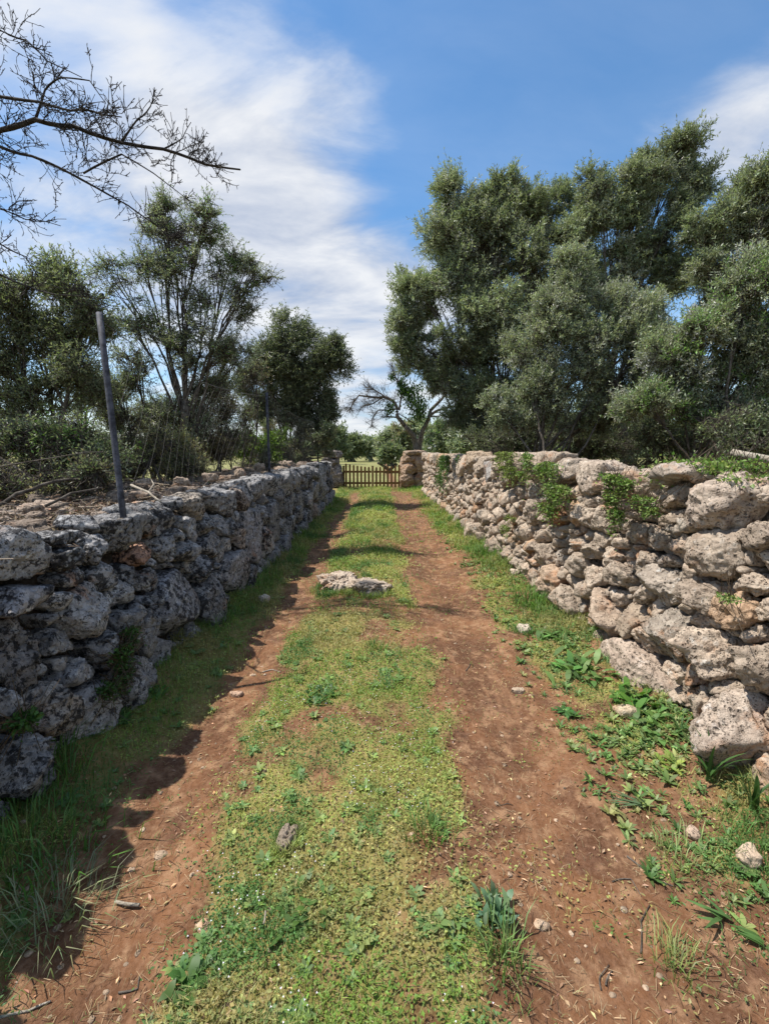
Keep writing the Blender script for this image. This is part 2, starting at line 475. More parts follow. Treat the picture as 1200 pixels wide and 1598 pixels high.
# ------------------------------------------------------------------ layout of the lane
_Y = np.array([-2, 0.5, 2, 4, 7, 11, 16, 19.5])
def face_right(y): return np.interp(y, _Y, [1.72, 1.73, 1.74, 1.72, 1.66, 1.62, 1.56, 1.50])
def face_left(y): return np.interp(y, _Y, [-1.58, -1.57, -1.57, -1.56, -1.52, -1.50, -1.62, -1.70])
def top_right(y): return np.interp(y, _Y, [1.34, 1.34, 1.36, 1.40, 1.42, 1.44, 1.46, 1.46])
def top_left(y): return np.interp(y, _Y, [1.12, 1.12, 1.12, 1.15, 1.18, 1.2, 1.22, 1.22])

def ground_z(x, y):
    x = np.atleast_1d(np.asarray(x, float)); y = np.atleast_1d(np.asarray(y, float))
    wob = 0.05 * noise2(y, y * 0, 0.5, 3, 2)
    near = 1 - sstep(17, 20, y)
    z = np.zeros_like(x)
    z += near * (-0.045 * np.exp(-((x + 0.95 - wob) / 0.24) ** 2) - 0.04 * np.exp(-((x - 0.70 - wob) / 0.28) ** 2) + 0.03 * np.exp(-((x + 0.12) / 0.35) ** 2))
    z += near * (0.07 * sstep(1.25, 1.75, x) + 0.06 * sstep(-1.25, -1.65, x))
    z += 0.018 * noise2(x, y, 2.2, 5, 3) * sstep(400, 30, np.hypot(x, y)) + 0.006 * noise2(x, y, 11, 6, 3)
    z += 0.35 * sstep(2.1, 3.2, np.abs(x)) * sstep(24, 16, y)
    z += 0.006 * np.maximum(np.hypot(x, y) - 60, 0) * 0.3 + 0.25 * noise2(x, y, 0.02, 9, 2) * sstep(25, 80, np.hypot(x, y))
    return z
def gz(x, y): return float(ground_z(x, y)[0])
def at_g(u, v):
    p = at_z(u, v, 0.0)
    for _ in range(4): p = at_z(u, v, gz(p[0], p[1]))
    return p

def cover(x, y):
    """share of ground hidden by low plants, 0..1"""
    x = np.atleast_1d(np.asarray(x, float)); y = np.atleast_1d(np.asarray(y, float))
    w = 0.10 * noise2(x, y, 1.6, 21, 3) + 0.05 * noise2(x, y, 6, 22, 2)
    xx = x + w
    mid = sstep(-0.82, -0.60, xx) * sstep(0.46, 0.24, xx)
    lft = sstep(-0.94, -1.22, xx)
    rgt = sstep(0.90, 1.25, xx)
    p1 = noise2(x, y, 2.6, 23, 4)
    patch = sstep(-0.75, 0.25, p1)
    c = np.maximum(np.maximum(mid * (0.22 + 0.78 * patch), lft * (0.45 + 0.5 * patch)), rgt * (0.2 + 0.75 * sstep(-0.3, 0.5, p1)))
    c = np.maximum(c, 0.16 * sstep(0.15, 0.7, noise2(x, y, 4.5, 24, 3)))
    c = np.maximum(c, sstep(16.0, 17.6, y) * (0.65 + 0.3 * patch) * (1 - 0.7 * np.exp(-((x - 0.55) / 0.3) ** 2)))
    c = np.maximum(c, sstep(2.3, 2.8, np.abs(x)) * (0.25 + 0.55 * sstep(14, 22, y)))
    return np.clip(c, 0, 1)

# ------------------------------------------------------------------ ground
def graded(*segs):
    out = [segs[0][0]]
    for a, b, n in segs: out += list(np.linspace(a, b, n + 1)[1:])
    return np.array(out)
gx = np.concatenate([-np.geomspace(1500, 3.0, 34), graded((-2.9, -1.9, 12), (-1.9, 2.0, 130), (2.0, 3.0, 12)), np.geomspace(3.1, 1500, 34)])
gy = np.concatenate([np.array([-300, -100, -40, -15, -6, -3]), graded((-2, 0.6, 20), (0.6, 4.5, 130), (4.5, 10, 90), (10, 20, 90)), np.geomspace(20.4, 3000, 70)])
X, Y = np.meshgrid(gx, gy)
gv = np.stack([X.ravel(), Y.ravel(), ground_z(X.ravel(), Y.ravel())], 1)
nx = len(gx); ii, jj = np.meshgrid(np.arange(nx - 1), np.arange(len(gy) - 1)); k = (jj * nx + ii).ravel()
g = MB(); g.add(gv, np.stack([k, k + 1, k + nx + 1, k + nx], 1))
ground = g.build('ground', M['ground'], None, kind='structure')
a = ground.data.attributes.new('cover', 'FLOAT', 'POINT'); a.data.foreach_set('value', cover(gv[:, 0], gv[:, 1]).astype(np.float32))

# ------------------------------------------------------------------ stones
ICO = {}
for lv in (2, 3, 4, 5, 6):
    bm = bmesh.new(); bmesh.ops.create_icosphere(bm, subdivisions=lv, radius=1.0)
    bm.verts.ensure_lookup_table()
    ICO[lv] = (np.array([v.co[:] for v in bm.verts]), np.array([[v.index for v in f.verts] for f in bm.faces])); bm.free()

def stone_verts(N, H, lv, seed, p=12, rough=1.0, size=0.2, pits=1.0):
    """a rounded polytope: planes N at offsets H, then weathering in real size"""
    D = ICO[lv][0]
    N = np.asarray(N, float); H = np.asarray(H, float)
    t = np.maximum(D @ N.T, 0) / H[None, :]
    r = np.maximum((t ** p).sum(1), 1e-9) ** (-1.0 / p)
    r = np.minimum(r, 3.2 * size)
    P = D * r[:, None]
    o = np.array([seed * 3.17 % 97, seed * 7.31 % 89, seed * 5.77 % 83])
    k = min(1.0, size / 0.14)
    q = P * 6.5 / max(k, 0.35) + o
    rid = 1 - np.abs(fbm(q * 0.8 + 9.1, 3, 0.5, 4)) * 1.6
    d = 0.020 * k * fbm(q, 3, 0.5, 1) + 0.014 * k * np.clip(rid, -1, 1) + 0.014 * k * fbm(P * 24 + o, 3, 0.6, 5) * (lv > 3)
    if lv >= 5:
        d = d + 0.006 * fbm(P * 70 + o, 2, 0.6, 8)
        w = worley(P * 16 + o, 3)
        d = d - pits * 0.022 * k * sstep(0.42, 0.12, w) * sstep(-0.1, 0.35, vnoise(P * 5 + o, 31))
    d = d * rough
    return P + D * np.clip(d, -0.5 * r, 0.4 * r)[:, None]

def loose_rock(a, b, c, lv, seed, p=10, rough=1.0, planes=12, pits=1.0):
    rr = np.random.default_rng(seed)
    N = unit(rr.normal(size=(planes, 3)))
    base = np.array([[1, 0, 0], [-1, 0, 0], [0, 1, 0], [0, -1, 0], [0, 0, 1], [0, 0, -1.0]])
    S = np.array([a, b, c])
    H = np.linalg.norm(N * S, axis=1) * rr.uniform(0.72, 0.98, planes)
    Hb = np.array([a, a, b, b, c, c]) * rr.uniform(0.85, 1.0, 6)
    return stone_verts(np.concatenate([N, base]), np.concatenate([H, Hb]), lv, seed, p, rough, float(np.cbrt(a * b * c)), pits)

def pack(seeds, s0, s1, top, rr, sizes, cap_from=0.0):
    S = [list(x) for x in seeds]
    arr = np.array([x[:4] for x in S]) if S else np.zeros((0, 4))
    def fits(s, z, a, b, lim):
        if not len(arr): return True
        d = arr[:, :2] - (s, z); dist = np.maximum(np.hypot(d[:, 0], d[:, 1]), 1e-6)
        u = d / dist[:, None]
        r1 = 1 / np.sqrt((u[:, 0] / a) ** 2 + (u[:, 1] / b) ** 2)
        r2 = 1 / np.sqrt((u[:, 0] / arr[:, 2]) ** 2 + (u[:, 1] / arr[:, 3]) ** 2)
        return bool((dist > lim * (r1 + r2)).all())
    for (r, asp0, asp1, tries, zmode, lim) in sizes:
        for _ in range(tries):
            s = rr.uniform(s0, s1); t = float(top(s))
            q = r * rr.uniform(0.85, 1.15); asp = rr.uniform(asp0, asp1); aa, bb = q * math.sqrt(asp), q / math.sqrt(asp)
            if zmode == 'cap' and s < cap_from: continue
            z = t - bb * rr.uniform(0.95, 1.2) if zmode == 'cap' else (bb * rr.uniform(0.55, 0.95) if zmode == 'base' else rr.uniform(0.03, t - bb * 0.8))
            if fits(s, z, aa, bb, lim):
                S.append([s, z, aa, bb]); arr = np.array([x[:4] for x in S])
    return S

def px_stones(lst, face):
    out = []
    for e in lst:
        u, v, w, h = e[:4]
        c = at_y(u, v, 1.0)
        x = float(face(3.0))
        for _ in range(3):
            p = at_x(u, v, x); x = float(face(p[1]))
        l = at_x(u - w / 2, v, x); r_ = at_x(u + w / 2, v, x); t = at_x(u, v - h / 2, x); b = at_x(u, v + h / 2, x)
        out.append([p[1], max(p[2], 0.04), min(abs(l[1] - r_[1]) / 2, 0.34 if p[1] > 3.3 else 0.6), abs(t[2] - b[2]) / 2] + list(e[4:]))
    return out

def wall(label, face, top, side, seeds, s0, s1, sizes, mat, tintf, origin, thick, rseed, special):
    rr = np.random.default_rng(rseed)
    root = thing('dry_stone_wall', label, 'wall', origin)
    S = pack(px_stones(seeds, face), s0, s1, top, rr, sizes, 4.4 if side > 0 else 3.4)
    A = np.array([x[:4] for x in S]); n = len(A)
    order = np.argsort(-(A[:, 2] * A[:, 3]) / np.maximum(A[:, 0], 1.2) ** 1.6 * np.where(A[:, 0] < 0.9, 0.05, 1))
    rank = np.empty(n, int); rank[order] = np.arange(n)
    rest, rub = MB(), MB()
    for i in range(n):
        s, z, a, b = A[i]; ex = S[i][4] if len(S[i]) > 4 else {}
        size = math.sqrt(a * b)
        d = A[:, :2] - A[i, :2]; dist = np.hypot(d[:, 0], d[:, 1])
        nb = np.where((dist > 1e-6) & (dist < (a + b) * 1.3 + np.maximum(A[:, 2], A[:, 3]) * 1.5))[0]
        u = d[nb] / dist[nb][:, None]
        r1 = 1 / np.sqrt((u[:, 0] / a) ** 2 + (u[:, 1] / b) ** 2)
        r2 = 1 / np.sqrt((u[:, 0] / A[nb, 2]) ** 2 + (u[:, 1] / A[nb, 3]) ** 2)
        h = np.maximum(dist[nb] * r1 / (r1 + r2) - (0.007 if side > 0 else 0.016) - ex.get('gap', 0.0), 0.3 * r1)
        h = np.minimum(h, 1.32 * r1)
        N = [np.array([x, y, 0]) for x, y in u]; H = list(h)
        m = rr.integers(5, 8); ph = rr.uniform(0, 6.28)
        for q in range(m):
            g_ = ph + q * 2 * math.pi / m + rr.uniform(-0.25, 0.25)
            v = np.array([math.cos(g_), math.sin(g_)]); rq = math.hypot(a * v[0], b * v[1])
            N.append(np.array([v[0], v[1], rr.uniform(-0.1, 0.35)])); H.append(rq * rr.uniform(0.95, 1.18))
        fr = ex.get('out', min(0.05 + 0.42 * size, 0.17) * rr.uniform(0.75, 1.25))
        if side < 0: fr = min(fr, 0.125)
        tl = ex.get('tilt', (rr.normal(0, 0.22), rr.normal(0.02, 0.2)) if side > 0 else (rr.normal(0, 0.1), rr.normal(0.02, 0.1)))
        N.append(np.array([tl[0], tl[1], 1.0])); H.append(fr)
        for q in range(rr.integers(3, 6)):
            w = unit(np.array([rr.normal(), rr.normal(), rr.uniform(0.5, 1.4)]))
            N.append(w); H.append(np.linalg.norm(w * np.array([a, b, fr])) * rr.uniform(0.60, 0.95))
        for (ds, dz, dn, hk) in ex.get('planes', []):
            w = unit(np.array([ds, dz, dn])); N.append(w); H.append(np.linalg.norm(w * np.array([a, b, fr])) * hk)
        for (v_, hh_) in (((0, 1), b * rr.uniform(0.98, 1.08)), ((0, -1), b * 1.12), ((1, 0), a * 1.08), ((-1, 0), a * 1.08)):
            N.append(np.array([v_[0], v_[1], rr.uniform(-0.05, 0.12)]) + np.array([rr.normal(0, 0.08), rr.normal(0, 0.08), 0])); H.append(hh_)
        bk = max(0.16, 1.0 * size)
        N.append(np.array([0, 0, -1.0])); H.append(bk)
        N = unit(np.array(N))
        dst = max(s, 1.3)
        app = size / dst
        lv = 6 if app > 0.10 else 5 if app > 0.024 else 4 if app > 0.011 else 3
        P = stone_verts(N, np.array(H), lv, rseed * 1000 + i, ex.get('p', rr.uniform(22, 48) if side > 0 else rr.uniform(12, 26)), ex.get('rough', 1.0) * (1.0 if side > 0 else 0.85), size, ex.get('pits', 1.0))
        off = ex.get('n', rr.normal(-0.005, 0.022)) - 0.07 * z
        for (hs, hz, hr, hd) in ex.get('holes', []):
            dd_ = np.hypot(P[:, 0] - hs * a, P[:, 1] - hz * b); P[:, 2] -= np.where(P[:, 2] > 0, hd * sstep(hr, hr * 0.45, dd_), 0)
        ss, zz_, nn = P[:, 0] + s, P[:, 1] + z, P[:, 2] + off
        base = ground_z(face(ss) - side * nn, ss)
        W = np.stack([face(ss) - side * nn, ss, zz_ + base * (zz_ < 0.5) * 0.0], 1)
        tris = ICO[lv][1] if side > 0 else ICO[lv][1][:, ::-1]
        # local axes (along, up, out) keep their handedness only on one side
        tint = np.array(ex['tint']) if 'tint' in ex else tintf(rr)
        if rank[i] < 100:
            mb = MB(); mb.add(W, None, tris, tint)
            o = mb.build('stone', mat, root, W.mean(0))
            if 'label' in ex: o['label'] = ex['label']
        else:
            rest.add(W, None, tris, tint)
    # loose top course and rubble behind the face
    for _ in range(thick[1]):
        s = rr.uniform(max(s0, 0.8), s1); back = rr.uniform(0.16, thick[0] - 0.1)
        q = rr.choice([0.025, 0.04, 0.06, 0.09], p=[0.35, 0.35, 0.2, 0.10]) * rr.uniform(0.8, 1.2) * (1 if s < 9 else 1.25)
        lv = 4 if q / max(s, 1.3) > 0.008 else 3
        P = loose_rock(q * rr.uniform(0.9, 1.5), q * rr.uniform(0.8, 1.3), q * rr.uniform(0.5, 0.8), lv, int(rr.integers(1e6)), 22, 1.6)
        g_ = rr.uniform(0, 6.28); c_, s_ = math.cos(g_), math.sin(g_)
        P = np.stack([P[:, 0] * c_ - P[:, 1] * s_, P[:, 0] * s_ + P[:, 1] * c_, P[:, 2]], 1)
        x = float(face(s)) + side * (back + 0.08)
        rub.add(P + (x, s, core_top(top, s, back, side) + q * 0.2), None, ICO[lv][1], tintf(rr) * rr.uniform(0.35, 0.95) * ((0.95, 0.87, 0.80) if side < 0 else (1, 1, 1)))
    rest.build('small_stone', mat, root, origin, kind='stuff')
    rub.build('top_rubble', M['stone_pale'], root, origin, kind='stuff')
    # core: earth and hearting behind the stones
    ys = np.arange(s0, s1 + 0.01, 0.08); bs = np.concatenate([[0.10, 0.101], np.linspace(0.13, thick[0], 16), [thick[0] + 0.05]])
    V = []
    for j, bk in enumerate(bs):
        x = face(ys) + side * (bk + (0.07 if j else 0.0)) + (0.02 * noise2(ys, ys * 0 + bk, 6, 41))
        if j == 0 or j == len(bs) - 1: zt = np.full_like(ys, -0.1)
        else: zt = np.array([core_top(top, s, bk, side) for s in ys])
        V.append(np.stack([x, ys, zt], 1))
    V = np.array(V); nj, ny = V.shape[:2]
    kk = (np.arange(nj - 1)[:, None] * ny + np.arange(ny - 1)[None, :]).ravel()
    Q = np.stack([kk, kk + ny, kk + ny + 1, kk + 1], 1)
    if side < 0: Q = Q[:, ::-1]
    mb = MB(); mb.add(V.reshape(-1, 3), Q)
    mb.build('earth_core', M['core'], root, origin)
    return root

def core_top(top, s, back, side):
    hump = 0.02 if side > 0 else 0.06
    return float(top(s)) - 0.13 + hump * math.sin(min(back / 1.0, 1) * math.pi * 0.6) + 0.035 * float(noise2(s, back, 3.0, 43 if side > 0 else 44)[0]) + 0.022 * float(noise2(s, back, 11.0, 45, 2)[0])

RIGHT = [
 (1098, 788, 112, 92, dict(label='largest pale boulder, perched on the wall top', out=0.17, n=-0.02, tilt=(0.35, 0.25), p=24, rough=0.9, tint=(1.1, 1.04, 1.0), gap=0.02, planes=[(-0.85, -0.4, 0.35, 0.52), (0.2, 0.9, 0.5, 0.8)])),
 (1206, 806, 36, 84, dict(out=0.08, n=-0.14, p=14)),
 (914, 751, 66, 56, dict(p=14, tint=(1.1, 1.05, 1.0), pits=0.5)), (941, 758, 30, 46), (1003, 760, 40, 48), (970, 757, 30, 46), (1040, 772, 26, 40),
 (872, 738, 40, 40, dict(tint=(1.05, 1.0, 0.95))), (838, 728, 32, 40), (800, 730, 30, 42), (757, 735, 16, 36, dict(tint=(0.8, 0.86, 0.95), pits=0.2, rough=0.5, out=0.12, label='smooth blue-grey upright stone in the top course')), (733, 723, 38, 34, dict(tint=(1.0, 0.9, 0.78))),
 (913, 807, 28, 40), (938, 810, 34, 42), (960, 818, 21, 40), (990, 833, 32, 36), (1014, 843, 46, 38), (1060, 855, 54, 40, dict(tint=(1.05, .97, .9))), (1044, 829, 30, 24),
 (1109, 866, 68, 80, dict(out=0.16, p=13)), (1163, 838, 56, 42), (1186, 880, 54, 58), (1040, 876, 30, 22), (1007, 881, 36, 32), (967, 897, 50, 32), (1066, 891, 26, 28),
 (1042, 914, 62, 62, dict(out=0.14)), (1096, 930, 66, 56, dict(out=0.14)), (1004, 920, 36, 38), (1140, 915, 28, 28), (1168, 912, 50, 26), (975, 871, 18, 28), (952, 868, 26, 34),
 (897, 848, 34, 22), (893, 834, 28, 18), (920, 857, 26, 24), (900, 881, 52, 40), (866, 911, 50, 56, dict(tint=(1.1, 0.95, 0.82))), (888, 938, 44, 46), (930, 903, 30, 30),
 (1002, 1048, 128, 92, dict(label='broad flat pale slab at the foot of the wall', out=0.12, n=0.06, tilt=(0.1, 0.15), p=20, rough=0.55, pits=0.5, tint=(1.08, 1.0, 0.95))),
 (1055, 992, 60, 80, dict(out=0.17, n=0.03)), (1118, 1020, 66, 80, dict(out=0.2, n=0.05)), (945, 957, 80, 64, dict(tint=(1.05, 0.95, 0.86))), (990, 967, 40, 50, dict(tint=(.85, .78, .7))), (1015, 953, 22, 26, dict(tint=(1.05, 0.82, 0.62))),
 (1150, 957, 78, 52), (1187, 948, 34, 44), (1012, 998, 36, 30), (1172, 990, 40, 30), (1140, 985, 20, 20), (1187, 1038, 54, 86, dict(out=0.16)), (1165, 1069, 40, 22, dict(p=6, rough=0.5)),
 (1105, 1094, 46, 44), (1160, 1138, 96, 122, dict(label='large bottom boulder behind the tall strap leaves', holes=[(0.3, 0.55, 0.05, 0.07), (-0.25, 0.5, 0.045, 0.06), (0.1, -0.25, 0.035, 0.04)], out=0.2, n=0.06, tint=(1.05, 1.0, 0.97))), (1128, 1178, 36, 38, dict(tint=(1.05, 0.85, 0.66))),
]
LEFT = [
 (46, 868, 105, 82, dict(out=0.15)), (117, 867, 68, 40), (115, 843, 66, 22), (158, 855, 36, 48), (199, 834, 68, 50), (124, 899, 52, 32, dict(p=7, rough=.7)), (172, 897, 56, 42, dict(p=7, rough=.7)), (188, 931, 48, 44),
 (43, 937, 98, 50, dict(p=9, rough=0.7, tint=(1.05, 1.05, 1.12))), (98, 941, 24, 32), (134, 955, 62, 84, dict(p=14, rough=.8, tint=(1.1, 1.1, 1.12))), (100, 1000, 50, 44), (41, 1022, 96, 110, dict(tint=(0.6, 0.58, 0.58), rough=1.5)),
 (150, 1010, 50, 40), (126, 1049, 72, 48, dict(tint=(1.15, 1.15, 1.18))), (58, 1108, 110, 80, dict(out=0.22, n=0.05, tint=(.95, .88, .8))), (18, 1190, 90, 104, dict(out=0.24, n=0.09, holes=[(0.15, 0.25, 0.055, 0.16), (0.0, -0.3, 0.065, 0.18), (0.5, 0.0, 0.03, 0.06)], label='rounded lowest boulder at the foot of the wall, cut by the frame edge')),
 (229, 866, 42, 32, dict(tint=(1.2, 0.75, 0.55), label='rust-stained small stone in the shaded face')), (271, 943, 72, 116, dict(out=0.17, p=13, rough=.8, tint=(1.0, 1.02, 1.1), label='tall smooth grey boulder standing in the lower wall')), (318, 935, 38, 84, dict(tint=(.8, .8, .82))), (188, 985, 44, 80), (225, 985, 38, 80, dict(tint=(.8, .8, .8))),
 (358, 895, 58, 76, dict(p=14, tint=(1., .98, 1.))), (392, 832, 56, 104, dict(p=15, tint=(.95, .95, 1.0), out=0.16, label='tall slanting slab in the shaded wall')), (316, 792, 46, 40, dict(tint=(1.08, 0.97, 0.84))), (257, 812, 68, 48), (350, 786, 40, 40),
 (240, 905, 30, 30), (290, 860, 46, 34), (330, 850, 40, 44), (425, 810, 30, 80),
]
def tint_r(rr):
    k = rr.uniform(0.82, 1.15); t = np.array([1.06, 1.0, 0.93]) * k
    if rr.uniform() < 0.07: t = t * (1.06, 0.9, 0.76)
    if rr.uniform() < 0.12: t = t * (0.9, 0.95, 1.0)
    return t
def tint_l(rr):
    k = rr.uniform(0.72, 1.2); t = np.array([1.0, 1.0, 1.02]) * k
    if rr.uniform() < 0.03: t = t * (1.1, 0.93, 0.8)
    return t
SZ_R = [(0.20, 1.1, 1.9, 700, 'cap', 0.86), (0.17, 1.0, 1.6, 120, 'base', 0.86), (0.15, 1.0, 1.8, 500, 'cap', 0.86), (0.12, 0.8, 1.5, 160, 'any', 0.86), (0.085, 0.8, 1.6, 1300, 'any', 0.86), (0.062, 0.7, 1.6, 4000, 'any', 0.86), (0.045, 0.7, 1.5, 6000, 'any', 0.86), (0.032, 0.7, 1.5, 4000, 'any', 0.9)]
SZ_L = [(0.26, 0.8, 1.6, 250, 'any', 0.86), (0.19, 0.8, 1.7, 500, 'cap', 0.86), (0.19, 0.7, 1.4, 600, 'any', 0.86), (0.13, 0.8, 1.6, 1200, 'any', 0.86), (0.09, 0.7, 1.6, 2000, 'any', 0.86), (0.06, 0.7, 1.5, 3500, 'any', 0.88), (0.04, 0.7, 1.5, 3000, 'any', 0.9)]
wall('sunlit pale dry stone wall with big capstones and ivy along the lane', face_right, top_right, 1, RIGHT, 0.6, 16.4, SZ_R, M['stone_pale'], tint_r, (1.9, 8, 0), (0.75, 260), 3, None)
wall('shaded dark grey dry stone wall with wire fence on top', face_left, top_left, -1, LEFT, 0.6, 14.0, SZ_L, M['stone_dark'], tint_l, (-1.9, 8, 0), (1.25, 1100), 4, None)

# gate pillars: boulders stacked
def pillar(label, cx, cy, rx, ry, h, mat, tf, seed, lay):
    rr = np.random.default_rng(seed)
    root = thing('gate_pillar', label, 'pillar', (cx, cy, 0), 'stone pillars beside the gate')
    for (fx, fz, w, hh, tl) in lay:
        for row in (0, 1):
            P = loose_rock(w * rx, ry * 0.55, hh * h, 5, seed * 50 + int(fz * 97) + row * 31 + int(fx * 10), 12, 1.3)
            P = P @ np.array([[math.cos(tl), 0, math.sin(tl)], [0, 1, 0], [-math.sin(tl), 0, math.cos(tl)]])
            mb = MB(); c = np.array([cx + fx * rx, cy - ry * 0.5 + row * ry * 0.9, fz * h]); mb.add(P + c, None, ICO[5][1], tf(rr))
            mb.build('stone', mat, root, c)
    return root
pillar('right-hand gate pillar of reddish stacked boulders with flat cap', 1.25, 18.3, 0.56, 0.6, 1.5, M['stone_pale'], lambda r: tint_r(r) * (0.85, 0.75, 0.68), 11,
       [(-0.35, 0.22, 0.62, 0.26, 0.1), (0.5, 0.25, 0.5, 0.28, -0.2), (-0.2, 0.55, 0.7, 0.22, 0.15), (0.55, 0.6, 0.42, 0.22, 0.1), (-0.1, 0.82, 0.75, 0.16, 0.0), (0.15, 0.97, 0.95, 0.06, 0.02)])
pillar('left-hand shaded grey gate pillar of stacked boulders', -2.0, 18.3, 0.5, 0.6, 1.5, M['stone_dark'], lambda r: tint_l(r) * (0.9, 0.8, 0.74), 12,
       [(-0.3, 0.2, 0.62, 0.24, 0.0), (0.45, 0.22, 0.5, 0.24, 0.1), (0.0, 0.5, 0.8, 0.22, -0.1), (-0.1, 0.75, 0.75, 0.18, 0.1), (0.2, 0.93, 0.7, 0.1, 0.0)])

# ------------------------------------------------------------------ gate
def box(mb, c, s, col=(1, 1, 1), top=0.0):
    x, y, z = np.array(s) / 2
    V = np.array([[-x, -y, -z], [x, -y, -z], [x, y, -z], [-x, y, -z], [-x, -y, z], [x, -y, z], [x, y, z], [-x, y, z]])
    Q = [[0, 3, 2, 1], [0, 1, 5, 4], [1, 2, 6, 5], [2, 3, 7, 6], [3, 0, 4, 7]]
    T = None
    if top:
        V = np.concatenate([V, [[0, -y, z + top], [0, y, z + top]]])
        Q += [[5, 6, 9, 8], [7, 4, 8, 9]]; T = [[4, 5, 8], [6, 7, 9]]
    else: Q.append([4, 5, 6, 7])
    mb.add(V + np.array(c), Q, T, col)
gx0, gx1, gyy = -1.50, 0.80, 18.25
gate = thing('picket_gate', 'brown wooden picket gate closing the end of the lane', 'gate', (-0.35, gyy, 0))
npk = 15
for i in range(npk):
    fx = (i + 0.5) / npk; x = gx0 + (gx1 - gx0) * fx
    hh = 0.90 - 0.13 * math.sin(math.pi * fx) + 0.05 * (1 - fx)
    mb = MB(); box(mb, (x, gyy - 0.03, 0.07 + hh / 2), (0.078, 0.022, hh), np.ones(3) * random.uniform(0.8, 1.15), 0.035)
    mb.build('picket', M['gate'], gate, (x, gyy, 0), smooth=False)
for z in (0.24, 0.70):
    for (a_, b_) in ((gx0, -0.40), (-0.30, gx1)):
        mb = MB(); box(mb, ((a_ + b_) / 2, gyy + 0.005, z), (b_ - a_, 0.045, 0.085)); mb.build('rail', M['gate'], gate, ((a_ + b_) / 2, gyy, z), smooth=False)
for x in (gx0 - 0.03, -0.35, gx1 + 0.03):
    mb = MB(); box(mb, (x, gyy + 0.06, 0.47), (0.08, 0.06, 0.94), (0.8, 0.8, 0.8)); mb.build('post', M['gate'], gate, (x, gyy, 0), smooth=False)

# ------------------------------------------------------------------ wire fence on the left wall
def fence():
    base1 = at_y(193, 800, 2.75); top1 = at_y(155, 488, 2.95)
    base2 = at_y(421, 742, 6.6); top2 = at_y(416, 612, 6.6)
    base1[2] -= 0.12; base2[2] -= 0.1
    f = thing('wire_fence', 'sagging chain-link fence on grey posts along the left wall top', 'fence', tuple(base1))
    mb = MB(); tube(mb, np.linspace(base1, top1, 6), 0.0185, 12); p = mb.build('post', M['post'], f, base1, label='leaning grey tube post with black cap')
    d = (top1 - base1) / np.linalg.norm(top1 - base1)
    mb = MB(); tube(mb, [top1 - d * 0.045, top1 + d * 0.01, top1 + d * 0.016], [0.023, 0.023, 0.018], 12); mb.build('cap', M['black'], p, base1)
    mb = MB()
    q = base1 + (top1 - base1) * 0.74; tube(mb, [q - d * 0.008, q + d * 0.008], 0.021, 10)
    q = base1 + (top1 - base1) * 0.66
    mb.build('band', M['black'], p, base1)
    mb = MB(); tube(mb, [q, q + (0.03, -0.02, 0.02), q + (0.06, 0.0, 0.05)], 0.004, 5); mb.build('wire_tie', M['black'], p, base1)
    mb = MB(); tube(mb, np.linspace(base2, top2, 5), 0.020, 8); p2 = mb.build('post', M['post'], f, base2, label='thin grey post with a knot of loose wire on top')
    mb = MB()
    for k in range(5):
        t0 = random.uniform(0, 6.28); c = top2 + (0, 0, 0.02 + 0.07 * k / 2)
        P = [c + np.array([0.16 * math.cos(t0 + s * 0.8) * random.uniform(0.5, 1.2), 0.06 * math.sin(t0 + s * 0.8), 0.05 * math.sin(2.3 * s + k)]) for s in range(7)]
        tube(mb, P, 0.004, 4)
    mb.build('loose_wire', M['wire'], p2, base2)
    base3 = np.array([-1.75, 12.5, 1.1]); top3 = base3 + (0.0, 0.1, 1.15)
    mb = MB(); tube(mb, np.linspace(base3, top3, 5), 0.022, 8); mb.build('post', M['post'], f, base3)
    base0 = np.array([-2.35, 0.0, 0.95]); top0 = base0 + (0, 0, 1.1)
    # diamond mesh between posts, sagging away from the first one
    mb = MB()
    spans = [(base1, top1, base2, top2, 52, 0.84), (base2, top2, base3, top3, 50, 0.92)]
    for (b0, t0, b1, t1, n, hf) in spans:
        L = np.linalg.norm(b1 - b0); step = 0.075; nx_ = int(L / step); nz_ = int(0.95 / step)
        def pt(i, j):
            fx = i / nx_; fz = 0.12 + j / nz_ * hf
            lo = b0 + (b1 - b0) * fx; hi = t0 + (t1 - t0) * fx
            sag = math.sin(math.pi * fx)
            p = lo + (hi - lo) * fz * (1 - 0.10 * sag)
            p = p + np.array([0.04 * math.sin(fx * 7 + fz * 3) - 0.04 * sag, 0, 0.0])
            return p
        G = np.array([[pt(i, j) for j in range(nz_ + 1)] for i in range(nx_ + 1)])
        A_, B_ = [], []
        for i in range(nx_):
            for j in range(nz_):
                if (i + j) % 2 == 0: A_.append(G[i, j]); B_.append(G[i + 1, j + 1])
                else: A_.append(G[i, j + 1]); B_.append(G[i + 1, j])
        prisms(mb, np.array(A_), np.array(B_), 0.0007, 0.0007)
        tube(mb, G[:, nz_], 0.003, 4); tube(mb, G[:, 0], 0.0025, 4)
    mb.build('wire_mesh', M['wire'], f, base1)
fence()

# ------------------------------------------------------------------ trees
def bez(a, b, c, n):
    t = np.linspace(0, 1, n)[:, None]; return (1 - t) ** 2 * a + 2 * t * (1 - t) * b + t * t * c

